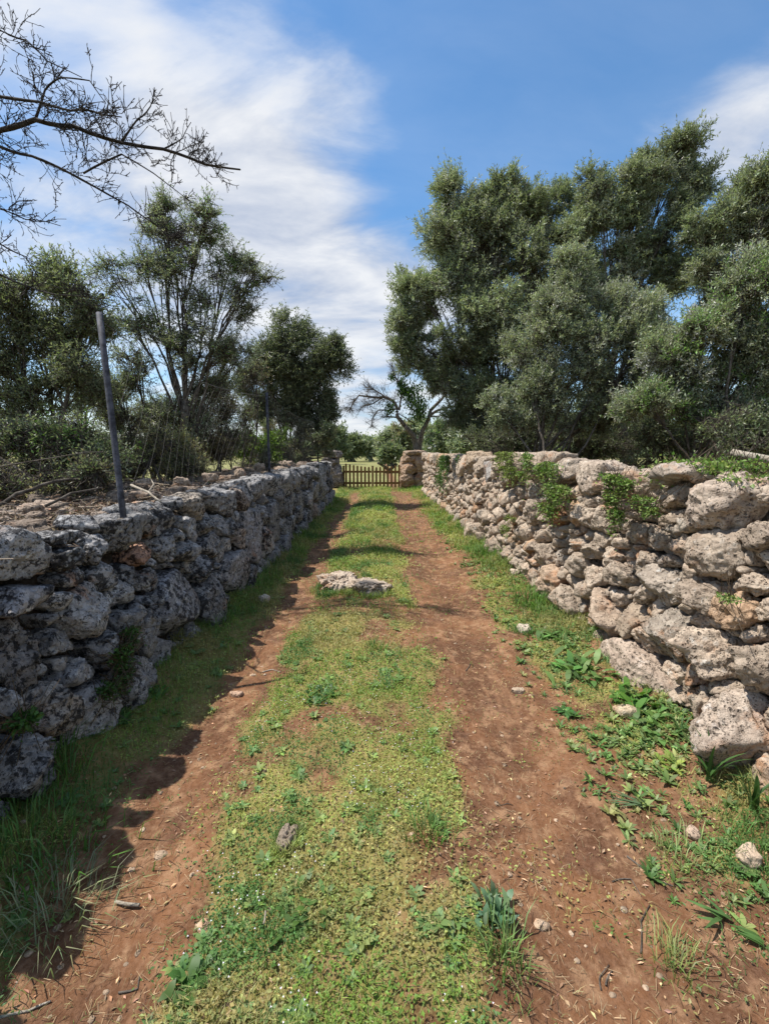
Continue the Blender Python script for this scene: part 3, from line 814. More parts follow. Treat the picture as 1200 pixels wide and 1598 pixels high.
OLIVE = [(0.33, 0.385, 0.25), (0.25, 0.31, 0.175), (0.42, 0.46, 0.34), (0.22, 0.275, 0.145)]
DARK = [(0.105, 0.14, 0.062), (0.14, 0.18, 0.082), (0.20, 0.245, 0.125)]
PALE = [(0.36, 0.41, 0.27), (0.29, 0.35, 0.20), (0.44, 0.48, 0.35)]
GREEN = [(0.14, 0.27, 0.05), (0.20, 0.34, 0.065), (0.10, 0.20, 0.035)]
BROWN = [(0.20, 0.155, 0.085), (0.15, 0.13, 0.065), (0.25, 0.20, 0.115)]

def foliage_tree(name, label, cat, base, lobes, clumps=22, twigs=14, nleaf=14, leafL=0.055, leafW=0.016, pal=OLIVE, bark='bark', trunk_r=0.12,
                 group=None, seed=1, fork=None, stems=1, leafmat='olive_leaf', twigL=0.26, spread=0.24, bare=0.0, up=0.2):
    rr = np.random.default_rng(seed)
    base = np.asarray(base, float)
    root = thing(name, label, cat, tuple(base), group)
    wood, leaf = MB(), MB()
    pal = np.array(pal)
    cen = np.array([l[0] for l in lobes]); mid = cen.mean(0)
    if fork is None: fork = base + np.array([(mid[0] - base[0]) * 0.25, (mid[1] - base[1]) * 0.25, (cen[:, 2].min() - base[2]) * 0.5])
    fork = np.asarray(fork, float)
    foots = []
    for s in range(stems):
        b = base + (0 if stems == 1 else 1) * np.array([rr.normal(0, 0.35), rr.normal(0, 0.25), 0])
        fk = fork + (0 if stems == 1 else 1) * np.array([rr.normal(0, 0.5), rr.normal(0, 0.3), rr.normal(0, 0.15)])
        if base[1] < 17:
            if base[0] < 0: b[0] = min(b[0], -2.5); fk[0] = min(fk[0], -2.5)
            else: b[0] = max(b[0], 2.5); fk[0] = max(fk[0], 2.5)
        r0 = trunk_r / math.sqrt(stems) * 1.1
        c = (b + fk) / 2 + rr.normal(0, 0.10, 3) * (1, 1, 0)
        P = bez(b - (0, 0, 0.1), c, fk, 8)
        P[1:-1] += rr.normal(0, 0.02, (6, 3))
        tube(wood, P, np.linspace(r0 * 1.25, r0 * 0.8, 8), 9)
        foots.append((fk, r0 * 0.8, P))
    sc_all = [max(l[1]) for l in lobes]
    for li, (c, rad, dens) in enumerate(lobes):
        c = np.asarray(c, float); rad = np.asarray(rad, float)
        fk, r0, SP = foots[li % len(foots)]
        nr = max(0.02, min(r0 * 0.62, 0.045 * max(rad)))
        d = c - fk
        ctl = fk + d * 0.45 + np.array([0, 0, 0.18 * np.linalg.norm(d[:2])]) + rr.normal(0, 0.12, 3) * np.linalg.norm(d) * 0.5
        st = SP[rr.integers(4, 8)]
        limb = bez(st, ctl, c, 10); limb[2:-1] += rr.normal(0, 0.018 * np.linalg.norm(d), (7, 3)) * 0.5
        tube(wood, limb, np.linspace(nr, nr * 0.35, 10), 7)
        m_ = 5
        so = unit(rr.normal(size=(m_, 3)) + (0, 0, 0.1)) * rr.uniform(0.35, 0.8, (m_, 1)) * rad
        sub = [(c + so[q], rad * rr.uniform(0.38, 0.62)) for q in range(m_)]
        Ks = max(2, int(clumps * dens * 1.5 / m_))
        cc, cs = [], []
        for (sc_, sr_) in sub:
            tube(wood, bez(limb[rr.integers(5, 9)], (c + sc_) / 2, sc_, 5), np.linspace(nr * 0.4, nr * 0.2, 5), 5, cap=False)
            kk_ = max(2, int(Ks * rr.uniform(0.6, 1.4)))
            dd = unit(rr.normal(size=(kk_, 3)) + (0, 0, 0.2)); rh = rr.uniform(0.1, 1, kk_) ** (1 / 2.2)
            cc.append(sc_ + dd * rh[:, None] * sr_); cs += [(sc_, sr_)] * kk_
        cc = np.concatenate(cc); K = len(cc)
        if base[1] < 17:
            low = cc[:, 2] < 1.45
            cc[low, 0] = np.minimum(cc[low, 0], -2.15) if base[0] < 0 else np.maximum(cc[low, 0], 2.3)
        ltone = math.exp(rr.normal(0, 0.14))
        for k in range(K):
            s0_ = cs[k][0] if rr.uniform() < 0.75 else limb[rr.integers(5, 10)]
            m_ = (s0_ + cc[k]) / 2 + rr.normal(0, 0.06, 3) * max(rad) + (0, 0, 0.08 * max(rad))
            tube(wood, bez(s0_, m_, cc[k], 5), np.linspace(min(nr * 0.3, 0.010), 0.0032, 5), 4, cap=False)
            tone = pal[rr.integers(len(pal))] * math.exp(rr.normal(0, 0.13)) * ltone
            T = max(3, int(twigs * rr.uniform(0.6, 1.4)))
            sg = spread * cs[k][1].mean() * 1.25
            pos = cc[k] + rr.normal(0, sg, (T, 3)) * (1, 1, 0.85)
            od = unit(unit((pos - cs[k][0]) / cs[k][1]) * 0.8 + (0, 0, up) + rr.normal(0, 0.45, (T, 3)))
            tl = twigL * rr.uniform(0.55, 1.2, T)[:, None] * np.where(rr.uniform(size=(T, 1)) < 0.07, 1.9, 1)
            A_, B_ = pos - od * tl * 0.5, pos + od * tl * 0.5
            prisms(wood, cc[k] + (A_ - cc[k]) * 0.25, A_, 0.0035, 0.0028)
            prisms(wood, A_, B_, 0.003, 0.0016)
            if bare and rr.uniform() < bare: continue
            n = nleaf
            t = np.tile((np.arange(n) + 0.5) / n, (T, 1)) + rr.uniform(-0.03, 0.03, (T, n))
            LP = A_[:, None, :] + (B_ - A_)[:, None, :] * t[..., None]
            ph = rr.uniform(0, 6.28, (T, 1)) + np.arange(n)[None, :] * 2.4
            ref = np.array([0.3, 0.2, 0.93]); s1 = unit(np.cross(od, ref)); s2 = np.cross(od, s1)
            side_ = np.cos(ph)[..., None] * s1[:, None, :] + np.sin(ph)[..., None] * s2[:, None, :]
            LD = unit(od[:, None, :] * 0.75 + side_ * 0.75 + rr.normal(0, 0.2, (T, n, 3)))
            NN = rr.normal(0, 0.6, (T, n, 3)) + (0, 0, 0.7)
            colr = np.clip(tone * np.exp(rr.normal(0, 0.16, (T, 1, 1))) * np.exp(rr.normal(0, 0.14, (T, n, 1))) * (1 + rr.normal(0, 0.05, (T, n, 3))), 0.004, 0.5)
            LL = (leafL * rr.uniform(0.65, 1.25, (T, n))).ravel()
            leaves(leaf, LP.reshape(-1, 3), LD.reshape(-1, 3), NN.reshape(-1, 3), LL, LL * leafW / leafL * 1.12, colr.reshape(-1, 3), 0.15)
    wood.build('trunk', M[bark], root, base)
    leaf.build('crown', M[leafmat], root, base, smooth=False)
    return root

def lob(lst, y):
    """lobes given where the photo shows them, at a real distance"""
    out = []
    for e in lst:
        u, v, ru, rv = e[:4]; yy = y + (e[5] if len(e) > 5 else 0)
        c = at_y(u, v, yy); k = yy / F_PX
        out.append((c, (ru * k, min(ru, rv) * k * 1.0, rv * k), e[4] if len(e) > 4 else 1.0))
    return out
def foot(u, y, dz=0.0):
    p = at_y(u, 700, y); return (p[0], p[1], gz(p[0], p[1]) + dz)

# right of the lane
foliage_tree('olive_tree', 'broad dark wild olive tree nearest the lane, leaning over the far right wall', 'tree', foot(790, 10.0),
    lob([(750, 310, 58, 42, 1.1), (700, 375, 56, 50, 1.1), (665, 465, 48, 46, 1), (632, 508, 34, 24, .7), (780, 395, 85, 66, 1.3), (855, 315, 60, 46, 1.1), (745, 475, 90, 60, 1.3), (695, 545, 66, 38, 1),
         (860, 420, 66, 60, 1.1), (800, 560, 70, 60, 1), (740, 615, 52, 36, .8), (770, 665, 44, 30, .7), (915, 335, 48, 50, .9, 0.8), (905, 430, 44, 50, .7, 0.8), (690, 590, 40, 24, .7), (725, 330, 50, 40, .9), (800, 300, 40, 36, .8), (720, 430, 50, 40, .9), (760, 600, 50, 40, .9), (830, 620, 50, 44, .9), (655, 535, 40, 24, .7), (720, 655, 34, 26, .5)], 10.0),
    clumps=50, twigs=15, nleaf=14, leafL=0.066, leafW=0.019, pal=OLIVE + DARK[1:], trunk_r=0.2, seed=21, stems=3, group='wild olive trees behind the right wall', twigL=0.3, spread=0.2)
foliage_tree('olive_tree', 'tallest wild olive tree with domed crown against the blue sky', 'tree', foot(960, 9.4),
    lob([(1045, 248, 52, 28, 1.1), (1000, 292, 62, 42, 1.1), (1065, 300, 40, 40, .9), (965, 340, 55, 42, .9), (1030, 355, 55, 38, .8), (935, 300, 34, 30, .5), (990, 405, 50, 30, .7), (1085, 395, 44, 40, .7), (1040, 430, 46, 34, .6), (950, 440, 44, 34, .7), (900, 350, 34, 34, .6)], 9.4),
    clumps=46, twigs=15, nleaf=14, leafL=0.064, leafW=0.018, pal=OLIVE, trunk_r=0.17, seed=22, stems=2, group='wild olive trees behind the right wall', spread=0.2)
foliage_tree('olive_tree', 'wild olive tree cut by the right edge of the view with feathery top', 'tree', foot(1130, 8.4),
    lob([(1185, 290, 48, 38, 1), (1150, 345, 48, 40, .9), (1205, 350, 50, 60, 1), (1110, 400, 45, 40, .9), (1095, 345, 34, 34, .5), (1240, 300, 60, 70, 1), (1120, 460, 40, 40, .5)], 8.4),
    clumps=42, twigs=14, nleaf=14, leafL=0.06, leafW=0.017, pal=OLIVE, trunk_r=0.14, seed=23, stems=2, group='wild olive trees behind the right wall', spread=0.2)
foliage_tree('olive_bush', 'pale silvery olive bush in the middle behind the right wall', 'bush', foot(880, 7.2),
    lob([(880, 470, 62, 42, 1), (840, 525, 66, 46, 1.1), (920, 530, 66, 46, 1.1), (815, 590, 48, 46, 1), (880, 600, 62, 50, 1.1), (955, 590, 58, 50, 1), (850, 655, 55, 30, .7), (930, 655, 60, 30, .7), (990, 540, 45, 45, .9), (965, 480, 50, 40, .9), (1020, 500, 40, 40, .7), (1015, 590, 45, 50, .9), (900, 420, 36, 26, .6), (780, 640, 36, 36, .7)], 7.2),
    clumps=42, twigs=14, nleaf=14, leafL=0.05, leafW=0.014, pal=PALE, trunk_r=0.1, seed=24, stems=5, group='olive bushes behind the right wall', up=0.5, twigL=0.24)
foliage_tree('olive_bush', 'pale green olive bush filling the right edge above the big boulder', 'bush', foot(1130, 5.8),
    lob([(1160, 440, 60, 42, 1), (1190, 510, 66, 50, 1.2), (1105, 510, 55, 46, 1), (1060, 570, 58, 46, 1), (1140, 580, 66, 46, 1.1), (1210, 600, 60, 60, 1), (1080, 640, 60, 34, .8), (1160, 650, 66, 34, .8), (1240, 480, 60, 70, 1), (1010, 620, 46, 40, .7)], 5.8),
    clumps=42, twigs=14, nleaf=14, leafL=0.046, leafW=0.013, pal=PALE + GREEN[:1], trunk_r=0.09, seed=25, stems=6, group='olive bushes behind the right wall', up=0.5, twigL=0.22)
for i, (u, v, ru, rv, y, lab) in enumerate([(800, 680, 66, 34, 9.0, 'low dark thicket under the broad olive tree'), (920, 690, 80, 34, 8.2, 'low dark thicket between the olive stems, middle of the right wall'), (1060, 692, 90, 34, 7.0, 'low dark tangle behind the ivy-topped capstones'), (1190, 685, 80, 46, 5.2, 'dark twiggy bramble at the right edge behind the pale pole')]):
    foliage_tree('thicket', lab, 'undergrowth', foot(u, y), lob([(u - ru * .5, v, ru * .7, rv, 1), (u + ru * .5, v + 4, ru * .7, rv, 1), (u, v + 22, ru, rv * .8, 1)], y),
        clumps=30, twigs=12, nleaf=9, leafL=0.05, leafW=0.016, pal=DARK, trunk_r=0.05, seed=40 + i, stems=6, group='thickets under the right trees', bare=0.35)

foliage_tree('thicket', 'added long dark leafy screen behind the right-hand olives, blocking horizon light', 'undergrowth', foot(980, 12.5),  # added leafy mass, put in to block horizon light below the crowns
    lob([(u_, 668, 46, 36, 1.2) for u_ in range(765, 1290, 58)] + [(u_, 640, 40, 34, .8) for u_ in range(840, 1290, 90)], 12.5), clumps=30, twigs=12, nleaf=9, leafL=0.085, leafW=0.035,
    pal=DARK, trunk_r=0.08, seed=45, stems=9, group='thickets under the right trees', bare=0.05, twigL=0.34)

# left of the lane
foliage_tree('wild_olive_sapling', 'airy young olive tree behind the leaning post with sky showing through', 'tree', foot(292, 6.6), 
    lob([(320, 345, 58, 30, .9), (265, 375, 50, 36, .8), (345, 405, 52, 40, 1), (290, 430, 52, 42, .9), (230, 430, 46, 44, .7), (375, 470, 36, 36, .7), (320, 500, 56, 36, .8), (250, 510, 46, 40, .7), (205, 500, 30, 46, .5), (290, 560, 50, 34, .7), (345, 555, 40, 36, .7), (395, 430, 26, 30, .5), (180, 440, 30, 40, .5), (255, 330, 30, 22, .5)], 6.6),
    clumps=27, twigs=10, nleaf=11, leafL=0.038, leafW=0.011, pal=OLIVE + GREEN[2:], trunk_r=0.065, seed=31, fork=at_y(290, 625, 6.6), group='trees behind the left wall', twigL=0.24)
foliage_tree('olive_tree', 'dense dark olive tree at the left edge behind the leaning post', 'tree', foot(60, 5.4),
    lob([(30, 470, 60, 40, 1), (105, 455, 52, 40, .9), (70, 530, 70, 50, 1.2), (150, 520, 40, 50, .7), (10, 560, 60, 60, 1), (110, 600, 60, 46, .9), (40, 640, 70, 46, 1), (-40, 520, 60, 70, 1)], 5.4),
    clumps=34, twigs=12, nleaf=13, leafL=0.044, leafW=0.013, pal=DARK + OLIVE[:2], trunk_r=0.12, seed=32, stems=2, group='trees behind the left wall', twigL=0.24)
foliage_tree('bush', 'tangled green bramble bush on the left wall top at the frame edge', 'bush', foot(50, 4.4, 0.2),
    lob([(40, 690, 80, 36, 1), (120, 690, 55, 32, .9), (20, 740, 70, 34, 1.2), (110, 740, 60, 32, 1), (170, 725, 34, 34, .7), (-40, 700, 60, 50, 1)], 4.4),
    clumps=30, twigs=10, nleaf=9, leafL=0.04, leafW=0.014, pal=DARK + GREEN[2:] + OLIVE[:1], trunk_r=0.04, seed=33, stems=6, group='bushes behind the left wall', bare=0.3)
foliage_tree('bush', 'brown twiggy half-dead bush behind the chain-link', 'bush', foot(330, 7.4),
    lob([(325, 660, 48, 46, 1), (290, 700, 50, 36, 1), (350, 700, 36, 40, 1), (345, 620, 22, 40, .8)], 7.4),
    clumps=34, twigs=12, nleaf=8, leafL=0.04, leafW=0.012, pal=BROWN + DARK[:1], trunk_r=0.07, seed=34, stems=4, group='bushes behind the left wall', bare=0.4)
foliage_tree('tree', 'dark evergreen tree standing right behind the far left wall', 'tree', foot(478, 12.5),
    lob([(455, 545, 46, 40, 1.1), (410, 560, 34, 46, .9), (500, 570, 36, 40, 1), (470, 600, 52, 40, 1.2), (525, 545, 16, 22, .4), (430, 630, 40, 40, .9), (505, 630, 26, 36, .8), (470, 660, 46, 30, .8), (385, 610, 22, 40, .5)], 12.5),
    clumps=52, twigs=15, nleaf=12, leafL=0.075, leafW=0.022, pal=[(0.06, 0.085, 0.034), (0.08, 0.105, 0.045), (0.11, 0.14, 0.065)], trunk_r=0.17, seed=35, stems=2, group='trees behind the left wall', twigL=0.34)
foliage_tree('bush', 'bright yellow-green bush behind the thin second post', 'bush', foot(400, 9.5),
    lob([(398, 700, 34, 24, 1), (425, 690, 22, 26, .7), (375, 700, 18, 18, .6)], 9.5),
    clumps=30, twigs=12, nleaf=12, leafL=0.05, leafW=0.022, pal=[(0.16, 0.25, 0.03), (0.12, 0.2, 0.03)], trunk_r=0.03, seed=36, stems=4, group='bushes behind the left wall', leafmat='green_leaf')
foliage_tree('bush', 'grey-brown scrub beside the left gate pillar', 'bush', foot(450, 12.0),
    lob([(450, 690, 30, 24, 1), (500, 680, 22, 26, .8), (420, 680, 20, 26, .6), (440, 716, 30, 14, 1), (485, 714, 24, 14, 1), (400, 716, 26, 16, 1), (515, 712, 12, 12, .6)], 12.0),
    clumps=26, twigs=12, nleaf=10, leafL=0.06, leafW=0.02, pal=BROWN + DARK, trunk_r=0.04, seed=37, stems=4, group='bushes behind the left wall', bare=0.2)
foliage_tree('bush', 'small dark bush filling the gap left of the airy young tree', 'bush', foot(200, 8.5),
    lob([(170, 640, 40, 40, 1), (220, 660, 40, 34, 1), (250, 640, 40, 24, .6)], 8.5), clumps=28, twigs=11, nleaf=10, leafL=0.05, leafW=0.016, pal=OLIVE + BROWN[:1], trunk_r=0.04, seed=38, stems=4, group='bushes behind the left wall', bare=0.15)

foliage_tree('bush', 'straw-coloured scrub behind the wire mesh, right of the leaning post', 'bush', foot(235, 5.6),
    lob([(235, 715, 36, 34, 1), (275, 715, 36, 30, 1), (210, 740, 34, 24, .8), (300, 735, 34, 22, .8), (250, 690, 40, 26, .6)], 5.6), clumps=26, twigs=12, nleaf=9, leafL=0.045, leafW=0.010,
    pal=[(0.34, 0.28, 0.13), (0.26, 0.25, 0.10), (0.20, 0.23, 0.08)], trunk_r=0.03, seed=50, stems=6, group='bushes behind the left wall', bare=0.25, up=0.8)
foliage_tree('bush', 'thin grey-green scrub filling the gap behind the leaning post', 'bush', foot(190, 6.8),
    lob([(185, 600, 36, 50, .8), (215, 570, 36, 50, .8), (160, 650, 40, 44, 1), (230, 640, 44, 40, .9), (330, 610, 44, 40, .9), (180, 700, 44, 34, 1), (360, 570, 36, 50, .9), (275, 650, 44, 36, .9), (130, 620, 40, 50, .8), (310, 665, 44, 34, .9)], 6.8), clumps=32, twigs=9, nleaf=11, leafL=0.042, leafW=0.012,
    pal=OLIVE, trunk_r=0.04, seed=51, stems=5, group='bushes behind the left wall', bare=0.25, up=0.5)
foliage_tree('bush', 'dark scrub along the left wall between the thin post and the evergreen', 'bush', foot(390, 8.2),
    lob([(375, 650, 30, 50, .9), (400, 600, 26, 44, .7), (360, 700, 34, 34, 1), (425, 720, 26, 16, .6)], 8.2), clumps=26, twigs=10, nleaf=10, leafL=0.045, leafW=0.014,
    pal=DARK + BROWN[:1], trunk_r=0.04, seed=52, stems=5, group='bushes behind the left wall', bare=0.3)
foliage_tree('thicket', 'low dark bramble tangle on the left wall top at the left frame edge', 'undergrowth', foot(20, 3.7),
    lob([(10, 765, 70, 26, 1), (90, 760, 60, 22, 1), (150, 748, 36, 20, .8), (-50, 760, 60, 40, 1)], 3.7), clumps=28, twigs=10, nleaf=8, leafL=0.036, leafW=0.012,
    pal=DARK + BROWN, trunk_r=0.03, seed=53, stems=5, group='bushes behind the left wall', bare=0.45, up=0.3)
foliage_tree('bush', 'brown dry scrub behind the wire mesh near the twiggy half-dead bush', 'bush', foot(280, 9.0),
    lob([(260, 690, 60, 30, 1), (330, 700, 50, 26, 1), (200, 700, 50, 30, 1), (120, 690, 60, 34, 1)], 9.0), clumps=30, twigs=11, nleaf=9, leafL=0.06, leafW=0.018,
    pal=BROWN + DARK, trunk_r=0.04, seed=54, stems=6, group='bushes behind the left wall', bare=0.3, up=0.4)
# far beyond the gate
far = [(548, 695, 34, 17, 70, DARK, 'dark rounded far tree beyond the field, just left of the gate middle'), (515, 690, 26, 22, 55, DARK, 'dark far tree showing beside the left gate pillar'),
       (612, 690, 26, 22, 48, OLIVE, 'grey-green far tree above the right half of the gate'), (608, 708, 17, 11, 32, DARK + OLIVE[3:], 'green bush just beyond the gate by the right pillar'),
       (640, 682, 26, 26, 34, BROWN + OLIVE, 'grey scrubby tree behind the bare tree trunk'), (690, 680, 34, 26, 30, OLIVE + GREEN[2:], 'bushy green tree right of the bare tree'),
       (735, 688, 30, 22, 28, OLIVE, 'grey-green bush where the right wall meets the olive tree'), (580, 697, 14, 9, 75, OLIVE, 'small far bush low on the horizon above the gate')]
for i, (u, v, ru, rv, y, pal, lab) in enumerate(far):
    s = y / 20
    foliage_tree('far_tree', lab, 'tree', foot(u, y), lob([(u - ru * .45, v + rv * .2, ru * .6, rv * .8, 1), (u + ru * .4, v, ru * .65, rv, 1), (u, v - rv * .15, ru * .6, rv * .9, 1), (u, v + rv * .6, ru * .9, rv * .6, .8)], y),
        clumps=20, twigs=9, nleaf=8, leafL=0.16 * s, leafW=0.06 * s, pal=pal, trunk_r=0.09 * s, seed=60 + i, stems=2, group='trees and bushes beyond the gate', twigL=0.4 * s)
def hedge_line():
    """distant wood along the horizon, read as one mass"""
    mb = MB(); rr = np.random.default_rng(5)
    for i in range(420):
        a_ = rr.uniform(-1.15, 1.15); d = rr.uniform(130, 190); c = np.array([d * math.sin(a_), d * math.cos(a_), 0]); h = rr.uniform(2.5, 6.0); w = rr.uniform(3, 8)
        c[2] = gz(c[0], c[1])
        n = 60; D = unit(rr.normal(size=(n, 3))); D[:, 2] = np.abs(D[:, 2])
        P = c + D * (w, w, h) * rr.uniform(0.7, 1, (n, 1))
        leaves(mb, P, rr.normal(size=(n, 3)), rr.normal(size=(n, 3)), 1.6, 1.2, np.array(DARK[rr.integers(3)]) * rr.uniform(0.8, 1.4, (n, 1)), 0.2)
    mb.build('far_wood', M['green_leaf'], None, smooth=False, kind='stuff', label='dark line of far woods along the horizon', category='wood')
hedge_line()

# ------------------------------------------------------------------ bare almond boughs
def shoots(wood, P, r0, rr, n, ln, lv, upb=0.5, leaf=None):
    """short knobbly side shoots along a bough"""
    P = np.asarray(P, float); seg = len(P) - 1
    for _ in range(n):
        f = rr.uniform(0.08, 0.97) * seg; i = min(int(f), seg - 1); p = P[i] + (P[i + 1] - P[i]) * (f - i)
        d = unit(P[i + 1] - P[i]); q = unit(d * 0.55 + rr.normal(0, 0.55, 3) + (0, 0, upb * rr.uniform(-0.6, 1.2)))
        L = ln * rr.uniform(0.4, 1.5) * (1 - 0.55 * f / seg)
        m = p + q * L * 0.5 + rr.normal(0, 0.1, 3) * L; e = p + q * L + rr.normal(0, 0.14, 3) * L + (0, 0, 0.10 * L)
        r = r0 * rr.uniform(0.26, 0.42) if lv else r0 * 0.4
        B = bez(p, m, e, 5); B[1:-1] += rr.normal(0, 0.02, (3, 3)) * L
        r = max(r, 0.0026)
        tube(wood, B, np.linspace(r, max(0.0022, r * 0.45), 5), 5 if r > 0.006 else 4, cap=True)
        K = int(1 + L / rr.uniform(0.035, 0.12)); t = rr.uniform(0.1, 1, K); bp = B[0] + (B[-1] - B[0]) * t[:, None]   # spurs
        bp = np.array([B[min(3, int(x * 4))] + (B[min(3, int(x * 4)) + 1] - B[min(3, int(x * 4))]) * (x * 4 - min(3, int(x * 4))) for x in t])
        sd = unit(rr.normal(size=(K, 3)) + q * 0.7)
        prisms(wood, bp, bp + sd * rr.uniform(0.008, 0.035, (K, 1)), 0.0036, 0.0022)
        if leaf is not None:
            leaf.append(e)
        if lv: shoots(wood, B, r, rr, max(2, int(n * 0.35)), ln * 0.5, lv - 1, upb, leaf)

def almond():
    rr = np.random.default_rng(77); Y0 = 4.3
    base = np.array([-5.2, 4.4, gz(-5.2, 4.4)])
    root = thing('almond_tree', 'bare black-twigged almond tree reaching in from the upper left', 'tree', tuple(base))
    trunk = MB()
    f1 = base + (0.2, 0, 1.4)
    tube(trunk, bez(base - (0, 0, .1), base + (-.1, 0.1, .7), f1, 8), np.linspace(.17, .12, 8), 10)
    boughs = [([(-160, 250), (-60, 225), (0, 203), (55, 186), (115, 196), (190, 222), (255, 232), (320, 256), (375, 264)], 0.024, 0.0, 30),
              ([(-160, 250), (-80, 170), (0, 150), (60, 158), (110, 172), (160, 178), (190, 182)], 0.014, -.3, 20),
              ([(-60, 225), (0, 228), (50, 243), (110, 270), (150, 292), (200, 320), (245, 352), (270, 378)], 0.013, 0.25, 20),
              ([(-160, 280), (-60, 300), (0, 325), (40, 342), (95, 352)], 0.009, 0.1, 14),
              ([(-160, 300), (-60, 400), (0, 428), (45, 447), (90, 460), (150, 466)], 0.012, -.2, 14),
              ([(-80, 170), (-30, 60), (0, 46), (40, 62), (75, 95), (128, 120)], 0.010, .2, 14),
              ([(55, 186), (70, 140), (95, 120), (140, 125), (165, 160)], 0.009, -.1, 12),
              ([(190, 222), (215, 185), (235, 165), (240, 140)], 0.008, .1, 10),
              ([(130, 270), (190, 240), (240, 270), (300, 316)], 0.008, -.15, 12),
              ([(255, 232), (285, 215), (298, 190)], 0.006, .1, 8),
              ([(-60, 400), (0, 380), (40, 400), (60, 430)], 0.008, .1, 10)]
    for pts, r, dy, n in boughs:
        P = np.array([at_y(u, v, Y0 + dy * (0.2 + i / len(pts)) + rr.normal(0, 0.04)) for i, (u, v) in enumerate(pts)])
        fine = np.concatenate([bez(P[i], (P[i] + P[i + 1]) / 2 + rr.normal(0, .012, 3), P[i + 1], 4)[: 3 if i < len(P) - 2 else 4] for i in range(len(P) - 1)])
        w = MB(); rad = np.linspace(r * 1.15, r * 0.30, len(fine)) * (1 + rr.normal(0, 0.06, len(fine)))
        tube(w, fine, np.maximum(rad, 0.003), 7)
        shoots(w, fine, r * 0.55, rr, int(n * 1.15), 0.34 if n > 12 else 0.2, 1, 0.6)
        w.build('bough', M['bark_dark'], root, P[0])
    hubs = [at_y(-160, 250, Y0), at_y(-160, 290, Y0 + .05)]
    for h_ in hubs: tube(trunk, bez(f1, f1 + (0.3, 0, 0.9), h_, 8), np.linspace(.09, .03, 8), 8)
    tube(trunk, bez(f1, f1 + (-.6, .2, 0.9), base + (-1.6, .3, 3.6), 8), np.linspace(.09, .03, 8), 8)
    trunk.build('trunk', M['bark_dark'], root, base)
almond()

def bare_tree():
    rr = np.random.default_rng(78); Y0 = 21.5
    base = np.array(at_y(650, 712, Y0)); base[2] = gz(base[0], base[1])
    root = thing('almond_tree', 'half-bare crooked tree with green tufts behind the right gate pillar', 'tree', tuple(base))
    w = MB(); tips = []
    def limb(pts, r0, r1, n=0, ln=0.5, lv=1):
        P = np.array([at_y(u, v, Y0 + rr.normal(0, .12)) for u, v in pts])
        f = np.concatenate([bez(P[i], (P[i] + P[i + 1]) / 2 + rr.normal(0, .03, 3), P[i + 1], 4)[: 3 if i < len(P) - 2 else 4] for i in range(len(P) - 1)])
        tube(w, f, np.linspace(r0 * 0.68, r1 * 0.6, len(f)), 8)
        if n: shoots(w, f[len(f) // 4:], 0.026, rr, n * 3, ln * 1.2, lv, -0.1)
    limb([(651, 714), (649, 695), (645, 680), (632, 665)], .24, .17)
    limb([(652, 714), (655, 692), (659, 672), (668, 655)], .2, .15)
    limb([(632, 665), (620, 650), (620, 638), (613, 625), (600, 619), (585, 620), (560, 617), (550, 630), (546, 640)], .15, .025, 16, .7)
    limb([(622, 652), (605, 650), (595, 651)], .06, .02, 5, .4)
    limb([(619, 638), (605, 640), (590, 640), (580, 655), (578, 668)], .06, .02, 9, .5)
    limb([(645, 660), (630, 650), (622, 645)], .05, .02, 3, .3)
    limb([(623, 640), (627, 615), (624, 600), (615, 585), (612, 570)], .07, .02, 10, .5)
    limb([(600, 619), (590, 612), (580, 606), (570, 604)], .05, .02, 8, .5)
    limb([(600, 619), (585, 628), (570, 632), (562, 640)], .05, .02, 8, .5)
    limb([(668, 655), (672, 640), (690, 622), (698, 610), (705, 600)], .14, .05, 8, .5)
    limb([(672, 648), (684, 640), (700, 635), (720, 632), (730, 630)], .10, .04, 8, .5)
    limb([(672, 650), (690, 648), (700, 652), (712, 648)], .05, .02, 5, .4)
    w.build('trunk', M['bark'], root, base)
    lf = MB()
    for (u, v, ru, rv, n) in [(655, 640, 15, 22, 900), (640, 620, 10, 20, 500), (630, 612, 8, 12, 300), (632, 580, 8, 9, 220), (612, 590, 6, 6, 90), (610, 635, 8, 10, 120), (605, 645, 6, 8, 70), (625, 600, 6, 8, 120), (650, 610, 12, 10, 140)]:
        c = at_y(u, v, Y0); k_ = Y0 / F_PX; P = c + rr.normal(0, .5, (n, 3)) * (ru * k_, ru * k_, rv * k_)
        leaves(lf, P, rr.normal(0, .5, (n, 3)) + (0, 0, .8), rr.normal(size=(n, 3)), .14, .06, jitter_col((0.05, 0.10, 0.022), n, .3), .1)
    lf.build('crown', M['green_leaf'], root, base, smooth=False)
bare_tree()

# ------------------------------------------------------------------ low plants: turf nobody could count
def scatter(n, x0, x1, y0, y1, wfun):
    """positions with probability wfun(x, y), denser towards the near end"""
    t = rng.uniform(0, 1, n)
    y = y0 * (y1 / y0) ** t
    x = rng.uniform(x0, x1, n)
    keep = rng.uniform(0, 1, n) < wfun(x, y)
    x, y = x[keep], y[keep]
    return np.stack([x, y, ground_z(x, y)], 1)

